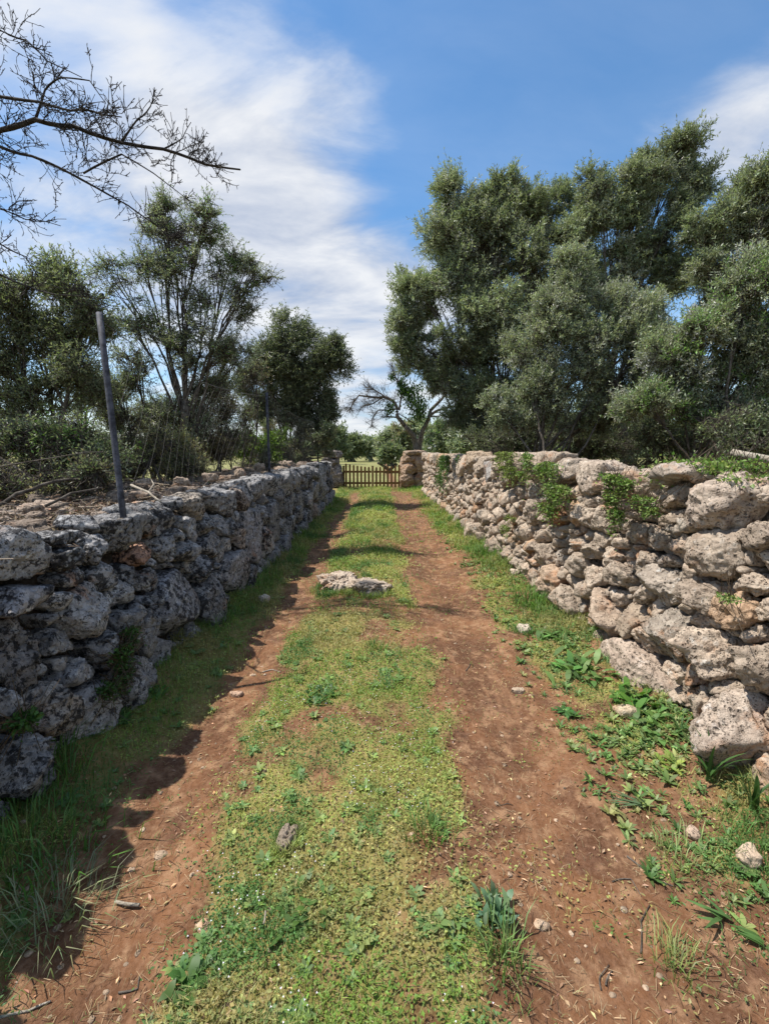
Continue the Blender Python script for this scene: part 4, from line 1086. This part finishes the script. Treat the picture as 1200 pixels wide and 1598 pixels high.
def turf():
    g = MB()
    hue = lambda P: noise2(P[:, 0], P[:, 1], 1.7, 51, 3)
    def colour(P, lo, hi, dv=0.22):
        m = sstep(-0.5, 0.5, hue(P))[:, None]
        c = np.array(lo) * (1 - m) + np.array(hi) * m
        dk = sstep(0.12, 0.5, noise2(P[:, 0], P[:, 1], 3.3, 61, 3))[:, None]
        dr = sstep(0.05, 0.5, noise2(P[:, 0], P[:, 1], 2.1, 63, 4))[:, None]
        c = c * (1 - dr * 0.7) + np.array([0.36, 0.30, 0.13]) * dr * 0.7
        c = c * (1 - dk) + np.array([0.10, 0.20, 0.05]) * dk
        return np.clip(c * np.exp(rng.normal(0, dv, (len(P), 1))) * (1 + rng.normal(0, 0.07, (len(P), 3))), 0.005, 0.6)
    scl = lambda P: np.clip((P[:, 1] / 2.6), 0.85, 4) ** 0.75
    # small round leaves close to the soil
    P = scatter(150000, -1.6, 1.75, 0.75, 19, lambda x, y: cover(x, y) ** 1.2)
    n = len(P); s = scl(P)
    P[:, 2] += rng.uniform(0.002, 0.028, n) * s
    D = rng.normal(0, 1, (n, 3)); D[:, 2] = np.abs(D[:, 2]) * 0.35
    leaves(g, P, D, rng.normal(0, 0.35, (n, 3)) + (0, 0, 1), rng.uniform(0.009, 0.020, n) * s, rng.uniform(0.006, 0.012, n) * s, colour(P, (0.17, 0.27, 0.05), (0.33, 0.375, 0.10), 0.2), 0.2)
    # short grass blades
    P = scatter(150000, -1.62, 1.78, 0.75, 19, lambda x, y: cover(x, y) ** 1.5 * (0.35 + 0.65 * sstep(-0.2, 0.4, noise2(x, y, 3.1, 53, 2))))
    n = len(P); s = scl(P)
    D = unit(np.concatenate([rng.normal(size=(n, 2)), np.zeros((n, 1))], 1))
    blades(g, P, D, rng.uniform(0.02, 0.065, n) * s, 0.0030 * s, rng.uniform(0.2, 1.1, n), colour(P, (0.22, 0.31, 0.06), (0.41, 0.42, 0.13), 0.22))
    # longer grass along the foot of both walls
    P = scatter(90000, -1.62, 1.80, 0.75, 18, lambda x, y: np.maximum(sstep(1.15, 1.5, x), sstep(-1.08, -1.42, x)) * (0.2 + 0.85 * sstep(-0.1, 0.5, noise2(x, y, 1.9, 54, 3))))
    n = len(P); s = scl(P)
    D = unit(np.concatenate([rng.normal(size=(n, 2)), np.zeros((n, 1))], 1))
    blades(g, P, D, rng.uniform(0.04, 0.13, n) * np.minimum(s, 1.7), 0.0035 * s, rng.uniform(0.3, 1.1, n), colour(P, (0.12, 0.215, 0.045), (0.23, 0.29, 0.08)))
    # blades crowding round the rocks in the turf
    for (u, v, rx, ry, n_) in ((528, 918, .26, .24, 900), (575, 926, .22, .14, 600), (448, 1318, .045, .065, 420), (412, 941, .08, .05, 160), (1166, 1350, .06, .05, 140), (817, 988, .07, .05, 120)):
        c_ = at_g(u, v); a_ = rng.uniform(0, 6.28, n_); k_ = rng.normal(1.0, 0.14, n_)
        P = np.stack([c_[0] + np.cos(a_) * rx * k_, c_[1] + np.sin(a_) * ry * k_, np.zeros(n_)], 1); P[:, 2] = ground_z(P[:, 0], P[:, 1])
        D = unit(np.concatenate([rng.normal(size=(n_, 2)), np.zeros((n_, 1))], 1)); s = scl(P)
        blades(g, P, D, rng.uniform(0.025, 0.075, n_) * np.minimum(s, 1.3), 0.0032 * s, rng.uniform(0.2, 1.0, n_), colour(P, (0.17, 0.27, 0.055), (0.33, 0.36, 0.11)))
    # dead straw blades
    P = scatter(60000, -1.5, 1.7, 0.75, 16, lambda x, y: 0.25 + 0.75 * cover(x, y) ** 2)
    n = len(P); s = scl(P)
    D = unit(np.concatenate([rng.normal(size=(n, 2)), np.zeros((n, 1))], 1))
    P[:, 2] += 0.003
    blades(g, P, D, rng.uniform(0.006, 0.03, n) * s, 0.0024 * s, rng.uniform(0.8, 1.9, n), colour(P, (0.34, 0.26, 0.14), (0.44, 0.35, 0.21)))
    g.build('grass', M['grass'], None, kind='stuff', label='short green turf and clover covering the lane middle and edges', category='grass', smooth=False)
    # rosette weeds scattered through the turf
    w = MB()
    P = scatter(2600, -1.5, 1.65, 0.8, 9, lambda x, y: cover(x, y) ** 2.0 * 0.8)
    for p in P:
        k_ = rng.integers(6, 11); a_ = rng.uniform(0, 6.28) + np.arange(k_) * 2.4
        L = rng.uniform(0.018, 0.042) * (1 + p[1] * 0.08)
        D = np.stack([np.cos(a_), np.sin(a_), rng.uniform(0.25, 0.7, k_)], 1)
        ovate(w, np.tile(p, (k_, 1)), D, np.tile([[0, 0, 1.0]], (k_, 1)), L * rng.uniform(0.7, 1.2, k_), L * 0.38, jitter_col((0.15, 0.25, 0.08) if rng.uniform() < 0.6 else (0.25, 0.32, 0.10), k_, 0.18))
    P = scatter(2600, 0.95, 1.68, 1.3, 9, lambda x, y: 0.15 + 0.85 * sstep(1.0, 1.4, x) * sstep(-0.25, 0.25, noise2(x, y, 2.4, 71, 3)))
    P = P[P[:, 0] < face_right(P[:, 1]) - 0.04]
    for p in P:
        k_ = rng.integers(6, 12); a_ = rng.uniform(0, 6.28) + np.arange(k_) * 2.4
        L = rng.uniform(0.018, 0.058)
        D = np.stack([np.cos(a_), np.sin(a_), rng.uniform(0.3, 1.3, k_)], 1)
        ovate(w, np.tile(p, (k_, 1)), D, np.tile([[0, 0, 1.0]], (k_, 1)), L * rng.uniform(0.6, 1.2, k_), L * rng.uniform(0.2, 0.36), jitter_col([(0.13, 0.215, 0.065), (0.21, 0.28, 0.10), (0.10, 0.19, 0.05), (0.30, 0.31, 0.12)][rng.choice(4, p=[.4, .28, .22, .1])], k_, 0.25))
    w.build('weeds', M['grass'], None, kind='stuff', label='tiny leafy weeds dotted through the turf', category='weeds', smooth=True)
    # pale specks of flower
    f = MB()
    P = scatter(1300, -0.7, 0.45, 0.75, 3.6, lambda x, y: cover(x, y) * sstep(0.0, 0.5, noise2(x, y, 2.2, 57, 2)))
    n = len(P); P[:, 2] += rng.uniform(0.018, 0.04, n)
    for k_ in range(3):
        D = np.stack([np.cos(k_ * 2.1 + P[:, 0] * 50), np.sin(k_ * 2.1 + P[:, 0] * 50), 0.3 + 0 * P[:, 0]], 1)
        leaves(f, P, D, np.tile([[0, 0, 1.0]], (n, 1)), 0.0032, 0.0026, np.ones((n, 3)), 0.1)
    f.build('flower_specks', M['petal'], None, kind='stuff', label='tiny white and lilac flowers sprinkled over the near turf', category='flowers', smooth=False)
    # litter of twigs, straw and leaf bits on bare soil
    l = MB()
    P = scatter(26000, -1.6, 1.7, 0.75, 12, lambda x, y: (0.9 - 0.5 * cover(x, y)) * (0.12 + 0.88 * sstep(-0.05, 0.5, noise2(x, y, 2.7, 66, 3))))
    n = len(P); a_ = rng.uniform(0, 6.28, n); L = rng.uniform(0.006, 0.045, n) * np.where(rng.uniform(size=n) < 0.04, 2.4, 1)
    D = np.stack([np.cos(a_), np.sin(a_), rng.normal(0, 0.06, n)], 1)
    P[:, 2] += 0.004
    colr = np.where(rng.uniform(size=(n, 1)) < 0.55, np.array([[0.38, 0.27, 0.16]]), np.array([[0.11, 0.06, 0.04]])) * np.exp(rng.normal(0, 0.25, (n, 1)))
    prisms(l, P, P + D * L[:, None], 0.0009, 0.0006, np.clip(colr, 0, .7))
    P = scatter(3000, -1.6, 1.7, 0.75, 10, lambda x, y: 0.8 + 0 * x); n = len(P)
    P[:, 2] += 0.003
    leaves(l, P, rng.normal(0, 1, (n, 3)) * (1, 1, 0.15), rng.normal(0, .3, (n, 3)) + (0, 0, 1), rng.uniform(0.01, 0.026, n), rng.uniform(0.005, 0.010, n), jitter_col((0.36, 0.24, 0.14), n, .35), .3)
    P = scatter(30000, -3.0, -1.68, 1.4, 13, lambda x, y: 0.7 + 0 * x); n = len(P)
    P[:, 2] = [core_top(top_left, p[1], face_left(p[1]) - p[0], -1) for p in P]; P[:, 2] += rng.uniform(0.0, 0.035, n)
    leaves(l, P, rng.normal(0, 1, (n, 3)) * (1, 1, 0.3), rng.normal(0, .5, (n, 3)) + (0, 0, 1), rng.uniform(0.02, 0.05, n), rng.uniform(0.008, 0.018, n), jitter_col((0.20, 0.145, 0.095), n, .55), .3)
    P = scatter(5000, -3.0, -1.66, 1.4, 13, lambda x, y: 0.7 + 0 * x); n = len(P); a_ = rng.uniform(0, 6.28, n)
    P[:, 2] = [core_top(top_left, p[1], face_left(p[1]) - p[0], -1) for p in P]; P[:, 2] += rng.uniform(0.01, 0.05, n)
    D = np.stack([np.cos(a_), np.sin(a_), rng.normal(0, 0.25, n)], 1)
    prisms(l, P, P + D * rng.uniform(0.03, 0.20, (n, 1)), 0.0028, 0.0016, np.clip(np.where(rng.uniform(size=(n, 1)) < 0.5, np.array([[0.36, 0.29, 0.22]]), np.array([[0.10, 0.07, 0.05]])) * np.exp(rng.normal(0, 0.25, (n, 1))), 0, .7))
    l.build('leaf_litter', M['litter'], None, kind='stuff', label='dry twigs, straw and dead leaves strewn over soil and wall top', category='litter', smooth=False)
    # crumbs of stone
    pb = MB(); rr = np.random.default_rng(8)
    P = scatter(800, -1.6, 1.75, 0.8, 12, lambda x, y: 0.7 - 0.4 * cover(x, y))
    for i, p in enumerate(P):
        q = rr.uniform(0.004, 0.012) * (2.0 if rr.uniform() < 0.05 else 1)
        V = ICO[2][0] * (q * rr.uniform(.8, 1.4), q * rr.uniform(.8, 1.3), q * .6) * rr.uniform(0.8, 1.15, (len(ICO[2][0]), 1))
        pb.add(V + p, None, ICO[2][1], np.array([1.0, 0.86, 0.72]) * rr.uniform(0.6, 1.3))
    pb.build('pebbles', M['stone_pale'], None, kind='stuff', label='small pebbles and crumbs of stone on the bare soil', category='pebbles')
turf()

# ------------------------------------------------------------------ single rocks on the ground
def rock(label, u, v, a_, b_, c_, seed, mat='stone_pale', tint=(1, 1, 1), sink=0.3, rz=0.0, lv=5, rough=1.0, name='rock', cat='rock', p=10, xy=None):
    g_ = at_g(u, v) if xy is None else np.array([xy[0], xy[1], xy[2]])
    P = loose_rock(a_, b_, c_, lv, seed, p, rough)
    cs, sn = math.cos(rz), math.sin(rz)
    P = np.stack([P[:, 0] * cs - P[:, 1] * sn, P[:, 0] * sn + P[:, 1] * cs, P[:, 2]], 1)
    c = g_ + (0, 0, c_ * (1 - 2 * sink))
    mb = MB(); mb.add(P + c, None, ICO[lv][1], tint)
    return mb.build(name, M[mat], None, c, label=label, category=cat, group='loose rocks on the lane' if xy is None else 'loose stones lying on the wall tops')
rock('broad flat pitted rock sunk in the grass between the wheel tracks', 528, 913, 0.22, 0.27, 0.075, 3, tint=(1.18, 1.12, 1.05), sink=0.28, rz=0.4, lv=6, rough=2.2)
rock('rough pale outcrop touching the flat pitted rock on its right side', 572, 921, 0.24, 0.15, 0.07, 4, tint=(1.2, 1.14, 1.06), sink=0.28, rz=-0.5, lv=6, rough=2.2)
rock('knobbly upright grey stone in the near turf of the lane middle', 448, 1316, 0.026, 0.055, 0.034, 5, tint=(.62, .58, .53), sink=0.4, rz=-0.35, rough=2.4)
rock('small white stone at the shaded foot of the left wall', 412, 939, 0.065, 0.05, 0.045, 6, tint=(1.35, 1.35, 1.3), sink=0.2, lv=4)
rock('pale angular stone at the right edge of the lane among weeds', 1166, 1347, 0.042, 0.036, 0.034, 7, tint=(1.35, 1.22, 1.08), sink=0.2, lv=4)
rock('small pale stone in the weeds beside the tall strap leaves', 1082, 1306, 0.028, 0.025, 0.02, 8, tint=(1.2, 1.05, 0.95), sink=0.2, lv=4)
rock('white stone beside leafy weeds at the right wheel track', 817, 986, 0.055, 0.045, 0.04, 9, tint=(1.3, 1.28, 1.22), sink=0.2, lv=4)
rock('cream stone half hidden in leaves before the broad slab', 977, 1117, 0.07, 0.04, 0.04, 10, tint=(1.3, 1.22, 1.0), sink=0.25, lv=4)
rock('white stone at the foot of the right wall where it curves', 803, 896, 0.06, 0.045, 0.04, 14, tint=(1.35, 1.28, 1.2), sink=0.2, lv=4)
rock('flat pale chip in the soil of the right wheel track', 808, 1080, 0.05, 0.025, 0.02, 11, tint=(1.25, 1.15, 1.0), sink=0.3, lv=4)
rock('reddish flat chip in the sunlit left wheel track', 370, 1085, 0.05, 0.03, 0.018, 12, tint=(1.2, .95, .8), sink=0.3, lv=4)
q = at_x(1064, 742, 1.80); rock('small flat stone lying on the ivy beside the perched boulder', 0, 0, 0.14, 0.16, 0.055, 13, tint=(.95, .92, .9), xy=(q[0], q[1], q[2] - .005), sink=0.3, rough=.8, name='stone', cat='stone')
for i, (u, v, d, s, lab) in enumerate([(330, 742, 5.0, .10, 'pale lump on the left wall top below the twiggy bush'), (285, 748, 4.6, .08, 'brown stone left of the pale lump on the wall top'), (405, 727, 6.9, .10, 'cream stone at the foot of the thin second post'), (375, 735, 6.0, .09, 'grey stone on the left wall top before the second post')]):
    c = at_y(u, v, d); rock(lab, 0, 0, s, s * .8, s * .55, 90 + i, 'stone_pale', (0.9, .82, .75), 0.4, xy=(c[0], c[1], c[2] - .03), name='stone', cat='stone')

# ------------------------------------------------------------------ plants one can point to
def rosette(label, u, v, n, L, W, col, elev=(0.15, 0.6), name='weed', cat='weed', group='leafy weeds along the lane', spread=0.0, droop=0.35, seed=0):
    rr = np.random.default_rng(seed + int(u) * 7 + int(v)); c = at_g(u, v)
    mb = MB(); a_ = rr.uniform(0, 6.28) + np.arange(n) * 2.4
    P = c + np.stack([rr.normal(0, spread, n), rr.normal(0, spread, n), np.zeros(n)], 1)
    P[:, 2] = ground_z(P[:, 0], P[:, 1]) + 0.004
    D = np.stack([np.cos(a_), np.sin(a_), np.tan(rr.uniform(*elev, n))], 1)
    ovate(mb, P, D, np.tile([[0, 0, 1.0]], (n, 1)), L * rr.uniform(0.6, 1.2, n), W * rr.uniform(0.8, 1.2, n), jitter_col(col, n, 0.18), droop)
    return mb.build(name, M['green_leaf'], None, c, label=label, category=cat, group=group)
def tuft(label, u, v, n, H, W, col, rad=0.04, bend=(0.2, 1.0), name='grass_tuft', cat='grass tuft', group='grass tufts along the lane'):
    rr = np.random.default_rng(int(u) * 5 + int(v)); c = at_g(u, v)
    mb = MB(); P = c + np.stack([rr.normal(0, rad, n), rr.normal(0, rad, n), np.zeros(n)], 1)
    P[:, 2] = ground_z(P[:, 0], P[:, 1])
    D = unit(np.stack([P[:, 0] - c[0] + rr.normal(0, rad * .8, n), P[:, 1] - c[1] + rr.normal(0, rad * .8, n), np.zeros(n)], 1))
    blades(mb, P, D, H * rr.uniform(0.5, 1.2, n), W, rr.uniform(*bend, n), jitter_col(np.array(col) * 1.5, n, 0.2))
    return mb.build(name, M['grass'], None, c, label=label, category=cat, group=group)
def straps(label, u, v, n, L, W, col, flat=0.0, ang=None):
    """long strap leaves, upright or thrown flat"""
    rr = np.random.default_rng(int(u) * 3 + int(v)); c = at_g(u, v); mb = MB()
    for i in range(n):
        a_ = rr.uniform(0, 6.28) if ang is None else ang + rr.normal(0, 0.45)
        l_ = L * rr.uniform(0.55, 1.15); k_ = flat + (1 - flat) * rr.uniform(0.1, 0.5)
        h = np.array([math.cos(a_), math.sin(a_), 0])
        t = np.linspace(0, 1, 7)[:, None]
        P = c + rr.normal(0, 0.012, 3) * (1, 1, 0) + h * l_ * k_ * (0.5 * t + 0.7 * t ** 2) + np.array([[0, 0, 1.0]]) * (l_ * (1 - k_) * (1.25 * t - 0.35 * t ** 2) + 0.012)
        S = np.array([-h[1], h[0], 0]) * W
        w = np.array([0.7, 1, 1, .9, .75, .5, .05])[:, None] / 2
        up_ = np.array([0, 0, 1.0]) * W * 0.25
        V = np.stack([P - S * w + up_ * w, P, P + S * w + up_ * w], 1).reshape(-1, 3)
        Q = []
        for j in range(6):
            for q_ in (0, 1): Q.append([j * 3 + q_, j * 3 + q_ + 1, j * 3 + q_ + 4, j * 3 + q_ + 3])
        mb.add(V, Q, None, np.array(col) * math.exp(rr.normal(0, 0.15)))
    return mb.build('strap_leaf_plant', M['green_leaf'], None, c, label=label, category='plant', group='strap-leaved bulbs at the right wall')
BL = (0.11, 0.21, 0.115); GR = (0.125, 0.23, 0.065); YG = (0.25, 0.32, 0.075); DG = (0.05, 0.12, 0.02)
rosette('blue-green leafy rosette in the near turf by the right track', 775, 1432, 46, 0.065, 0.021, (0.15, 0.25, 0.14), (0.3, 1.6), spread=0.028)
tuft('drooping grass tuft just below the blue-green rosette', 788, 1502, 110, 0.10, 0.005, (0.11, 0.17, 0.05), 0.035)
tuft('spiky grass tuft in the lane middle right of the knobbly stone', 672, 1302, 130, 0.09, 0.0045, (0.085, 0.15, 0.035), 0.05)
rosette('pale green star-shaped weed in the near turf', 682, 1442, 10, 0.05, 0.02, (0.15, 0.23, 0.07), (0.2, 0.7))
rosette('large leafy weed clump at the right edge before the broad slab', 905, 1048, 46, 0.12, 0.042, GR, (0.15, 0.9), spread=0.10)
rosette('weed clump left of the large leafy clump, against the wall foot', 862, 992, 40, 0.10, 0.034, GR, (0.2, 0.9), spread=0.09)
rosette('flat dark rosette on bare soil of the right wheel track', 883, 1112, 18, 0.07, 0.02, (0.06, 0.15, 0.04), (0.05, 0.3))
rosette('bright leafy weed before the foot of the broad slab', 985, 1098, 36, 0.10, 0.036, (0.09, 0.20, 0.035), (0.2, 0.9), spread=0.06)
rosette('glossy leafy weed between slab and tall strap leaves', 1020, 1140, 34, 0.09, 0.034, GR, (0.2, 0.9), spread=0.05)
rosette('yellow-green small weed below the glossy weed', 1045, 1198, 22, 0.06, 0.022, YG, (0.2, 0.8), spread=0.025)
rosette('small green cushion on red soil, right of the right wheel track', 946, 1184, 40, 0.035, 0.012, GR, (0.2, 1.0), spread=0.03)
rosette('smallest green cushion on red soil below the small cushion', 930, 1234, 34, 0.028, 0.010, GR, (0.2, 1.0), spread=0.028)
straps('tall dark upright strap-leaved plant before the bottom boulder', 1108, 1222, 12, 0.32, 0.014, (0.06, 0.13, 0.035))
straps('second tall strap-leaved plant at the right frame edge', 1172, 1268, 11, 0.28, 0.013, (0.055, 0.12, 0.03))
straps('thin strap-leaved plant against the wall foot by the glossy weed', 1062, 1150, 7, 0.20, 0.010, (0.07, 0.14, 0.04))
straps('flattened grey-green strap leaves on red soil', 1008, 1262, 7, 0.15, 0.011, (0.12, 0.18, 0.09), 0.75, 2.6)
straps('withered yellow strap leaves beside the flattened ones', 972, 1288, 6, 0.09, 0.010, (0.30, 0.30, 0.12), 0.6, 2.2)
straps('broad folded strap leaves near the lower right corner', 1130, 1440, 6, 0.105, 0.013, (0.10, 0.19, 0.06), 0.7, 2.6)
straps('fallen strap leaves at the lower right frame edge', 1190, 1480, 5, 0.10, 0.012, (0.09, 0.18, 0.05), 0.7, 2.9)
tuft('pale grass tuft at the right edge above the folded strap leaves', 1062, 1345, 90, 0.08, 0.004, (0.18, 0.22, 0.08), 0.05)
tuft('yellowing grass tuft in the right foreground soil', 1052, 1505, 90, 0.075, 0.004, (0.17, 0.20, 0.07), 0.035)
tuft('lush grass clump before the far stretch of the right wall', 770, 862, 260, 0.16, 0.009, (0.075, 0.165, 0.035), 0.16)
tuft('grass clump where the right wall bulges, behind the white stone', 838, 940, 220, 0.13, 0.007, (0.08, 0.17, 0.035), 0.11)
tuft('bright grass patch at the foot of the right gate pillar', 642, 764, 240, 0.22, 0.02, (0.09, 0.19, 0.04), 0.3)
rosette('dark green low weed patch left of the lane middle', 498, 1092, 60, 0.05, 0.02, (0.05, 0.125, 0.03), (0.2, 0.9), spread=0.05)
tuft('small bluish grass tuft in the lane middle', 604, 1068, 70, 0.07, 0.004, (0.08, 0.16, 0.06), 0.035)
tuft('dark grass tuft below the flat pitted rock', 588, 1012, 80, 0.07, 0.005, (0.07, 0.15, 0.03), 0.05)
rosette('green leaf clump in turf by the lower left track edge', 292, 1528, 20, 0.06, 0.026, (0.085, 0.18, 0.04), (0.2, 0.9), spread=0.03)
rosette('leafy clump in the turf below the knobbly stone', 470, 1432, 26, 0.05, 0.02, (0.08, 0.165, 0.035), (0.2, 0.9), spread=0.04)
rosette('star-shaped weed in the shade by the left wall', 106, 1252, 10, 0.06, 0.02, (0.11, 0.19, 0.07), (0.1, 0.5))
rosette('leafy weed in the shade at the left wall foot', 232, 1082, 22, 0.08, 0.026, (0.085, 0.18, 0.04), (0.2, 0.8), spread=0.04)
tuft('long dark grass before the lowest rounded boulder of the left wall', 62, 1210, 160, 0.18, 0.006, (0.07, 0.14, 0.03), 0.10)
tuft('lush shaded grass along the lower left frame edge', 40, 1340, 240, 0.13, 0.006, (0.065, 0.145, 0.03), 0.13)
tuft('pale straggly grass in the lower left shade', 85, 1430, 150, 0.12, 0.004, (0.15, 0.17, 0.09), 0.08, (0.6, 1.4))
rosette('dandelion-like rosette under the lower left grass', 190, 1130, 16, 0.07, 0.024, (0.07, 0.15, 0.035), (0.1, 0.6))

# ------------------------------------------------------------------ creepers on the walls
def creeper(label, pts, n, L, pal, face, side, stemcol=(0.10, 0.07, 0.04), top_=False):
    rr = np.random.default_rng(int(pts[0][0]) + n); mb = MB(); C = []
    for (u, v, ru, rv, k_) in pts:
        x = float(face(3.0))
        for _ in range(3):
            p = at_x(u, v, x); x = float(face(p[1])) - side * 0.08
        e = at_x(u + ru, v, x); f_ = at_x(u, v - rv, x)
        k_ = k_ * 1.35
        a_ = abs(e[1] - p[1]); b_ = abs(f_[2] - p[2]); m = int(n * k_)
        nv = max(3, m // 45); vs = rr.normal(0, 0.42 * a_, nv); w_ = rr.integers(0, nv, m); q = np.stack([rr.normal(0, 0.022, m) - side * 0.045, vs[w_] + rr.normal(0, 0.018, m), b_ * (0.9 - np.abs(rr.normal(0, 0.95, m)) * (0.5 + 0.6 * ((w_ * 37) % 11) / 11))], 1)
        if top_: q[:, 1] = rr.normal(0, 0.5 * a_, m); q[:, 2] = rr.normal(0, 0.5 * b_, m)
        if top_: q[:, 0] = side * rr.uniform(-0.05, 0.40, m)
        P = p + q
        prisms(mb, P[: m // 6], P[: m // 6] + rr.normal(0, 0.06, (m // 6, 3)), 0.002, 0.0015, np.tile([stemcol], (m // 6, 1)))
        D = rr.normal(0, 0.6, (m, 3)) + (-side * 0.5, 0, -0.1 if not top_ else 0.5)
        ll = 0.76 * L * rr.uniform(0.5, 1.4, m)
        leaves(mb, P, D, rr.normal(0, .5, (m, 3)) + (-side * .5, 0, .8), ll, ll * 0.62, np.clip(np.array(pal)[rr.integers(len(pal), size=m)] * np.exp(rr.normal(0, .25, (m, 1))), 0.01, .5), 0.2)
        C.append(p)
    return mb.build('creeper', M['green_leaf'], None, np.mean(C, 0), smooth=False, label=label, category='creeper', group='creepers on the stone walls')
CG = [(0.11, 0.21, 0.04), (0.18, 0.28, 0.065), (0.26, 0.33, 0.09)]
fr, fl = face_right, face_left
creeper('largest green creeper hanging over the middle of the right wall', [(862, 745, 24, 26, .6), (870, 778, 26, 26, 1), (862, 800, 18, 14, .4), (850, 740, 16, 14, .3)], 800, 0.034, CG, fr, 1)
creeper('dark ivy clump near the far end of the right wall', [(694, 735, 16, 26, 1), (700, 722, 14, 12, .5), (688, 752, 12, 12, .5)], 600, 0.06, [(0.05, 0.115, 0.02), (0.09, 0.16, 0.03)], fr, 1)
creeper('yellow-green creeper spilling over the top, left of the largest creeper', [(795, 722, 20, 18, 1), (800, 742, 16, 14, .7)], 500, 0.042, [(0.16, 0.22, 0.05), (0.21, 0.25, 0.07)], fr, 1)
creeper('narrow creeper strip between the yellow-green and largest creepers', [(827, 728, 8, 22, 1), (822, 745, 7, 10, .5)], 300, 0.036, CG, fr, 1)
creeper('long creeper trailing down left of the perched boulder', [(965, 755, 18, 16, .8), (968, 785, 12, 24, 1), (972, 815, 8, 20, .5), (985, 760, 14, 12, .5)], 520, 0.030, CG, fr, 1)
creeper('small creeper tucked beneath the small flat stone', [(1015, 785, 18, 10, 1), (1024, 800, 12, 12, .5)], 380, 0.026, CG, fr, 1)
creeper('bright ground ivy mat along the wall top behind the perched boulder', [(1060, 728, 36, 12, 1), (1085, 730, 28, 10, .9), (1028, 745, 20, 14, .8), (1150, 750, 20, 10, .4)], 750, 0.030, CG, lambda y: fr(y) + 0.15, 1, top_=True)
creeper('sparse yellow-green wisps low on the far right wall', [(790, 830, 10, 14, 1), (800, 812, 10, 8, .5)], 160, 0.034, [(0.20, 0.25, 0.07)], fr, 1)
creeper('small sprig growing between stones below the right boulder', [(1150, 936, 12, 7, 1)], 110, 0.020, CG, fr, 1)
creeper('dark leafy plant rooted in the shaded left wall foot', [(180, 1035, 14, 34, 1), (170, 1070, 22, 16, .8), (190, 1000, 10, 20, .4)], 480, 0.028, [(0.045, 0.10, 0.02), (0.07, 0.14, 0.03)], fl, -1)
creeper('dark leafy tuft sprouting above the lowest rounded boulder, left wall', [(18, 1128, 18, 12, 1)], 240, 0.035, [(0.05, 0.12, 0.02), (0.07, 0.15, 0.03)], fl, -1)

# ------------------------------------------------------------------ sticks and dead wood
def stick(label, P, r0, r1, mat='bark_pale', name='stick', cat='stick', group='sticks on the ground', fork=None):
    P = np.asarray(P, float); mb = MB(); n = len(P)
    if group == 'sticks on the ground': r0, r1 = r0 * 0.6, r1 * 0.6
    f = np.concatenate([bez(P[i], (P[i] + P[i + 1]) / 2 + rng.normal(0, .004, 3), P[i + 1], 4)[:3 if i < n - 2 else 4] for i in range(n - 1)])
    tube(mb, f, np.linspace(r0, r1, len(f)), 7)
    for fk in fork or []:
        tube(mb, fk, np.linspace(r1 * 1.2, r1 * .6, len(fk)), 5)
    return mb.build(name, M[mat], None, P[0], label=label, category=cat, group=group)
def gst(*uv, h=0.004):
    out = []
    for u, v in uv: p = at_g(u, v); out.append(p + (0, 0, h))
    return out
stick('short thick cut stub on the left wheel track', gst((180, 1412), (218, 1418), h=.012), .008, .010)
stick('forked brown stick in the lower left soil', gst((185, 1552), (215, 1546), (218, 1525)), .005, .003, 'bark')
stick('pale bleached stick in the bottom left corner', gst((0, 1590), (45, 1580), (80, 1565)), .006, .004)
stick('short brown twig in the lower right soil below the rosette', gst((945, 1540), (955, 1518)), .005, .003, 'bark')
stick('dark crooked twig on the right track near the bottom', gst((938, 1548), (936, 1526), (950, 1508)), .004, .002, 'bark')
stick('brown twig pointing at the pale grass tuft', gst((955, 1378), (985, 1374), (1000, 1400)), .004, .002, 'bark')
stick('long dark stick beside the folded strap leaves', gst((978, 1338), (1020, 1370), (1050, 1385)), .006, .004, 'bark')
stick('red-brown upright-lying stick in the right foreground', gst((1000, 1490), (1000, 1440), (1014, 1414)), .005, .003, 'bark')
stick('thin dark twig in the middle of the right track', gst((775, 1258), (790, 1256), (800, 1258)), .003, .002, 'bark')
stick('small dark twig on the upper right track', gst((727, 1048), (735, 1035)), .006, .003, 'bark')
stick('bleached root piece in the sunlit left track', gst((410, 1050), (425, 1046), (438, 1050)), .008, .005)
stick('pale twig between white flowers in the near turf', gst((415, 1435), (412, 1455), h=.03), .005, .004)
def top_pt(u, v, y): return at_y(u, v, y)
stick('long pale dead branch lying on the left wall top', [top_pt(205, 757, 3.3), top_pt(232, 768, 3.1), top_pt(250, 782, 3.0)], .010, .006, name='dead_branch', cat='branch', group='dead branches on the left wall',
      fork=[np.array([top_pt(232, 768, 3.1), top_pt(240, 756, 3.2), top_pt(236, 748, 3.3)])])
stick('thin grey dead branch arching over the left wall top', [top_pt(0, 728, 3.6), top_pt(60, 718, 3.6), top_pt(130, 706, 3.6), top_pt(165, 705, 3.7)], .006, .003, 'bark', name='dead_branch', cat='branch', group='dead branches on the left wall')
stick('brown dead branch left of the leaning post foot', [top_pt(70, 790, 2.9), top_pt(110, 770, 3.0), top_pt(160, 761, 3.2)], .010, .006, 'bark', name='dead_branch', cat='branch', group='dead branches on the left wall')
a_ = at_y(1142, 706, 3.0); b_ = at_y(1290, 734, 2.6)
stick('bleached pale pole lying on the bushes at the right edge', [a_, (a_ + b_) / 2, b_], .024, .027, name='wooden_pole', cat='pole', group='bleached poles')
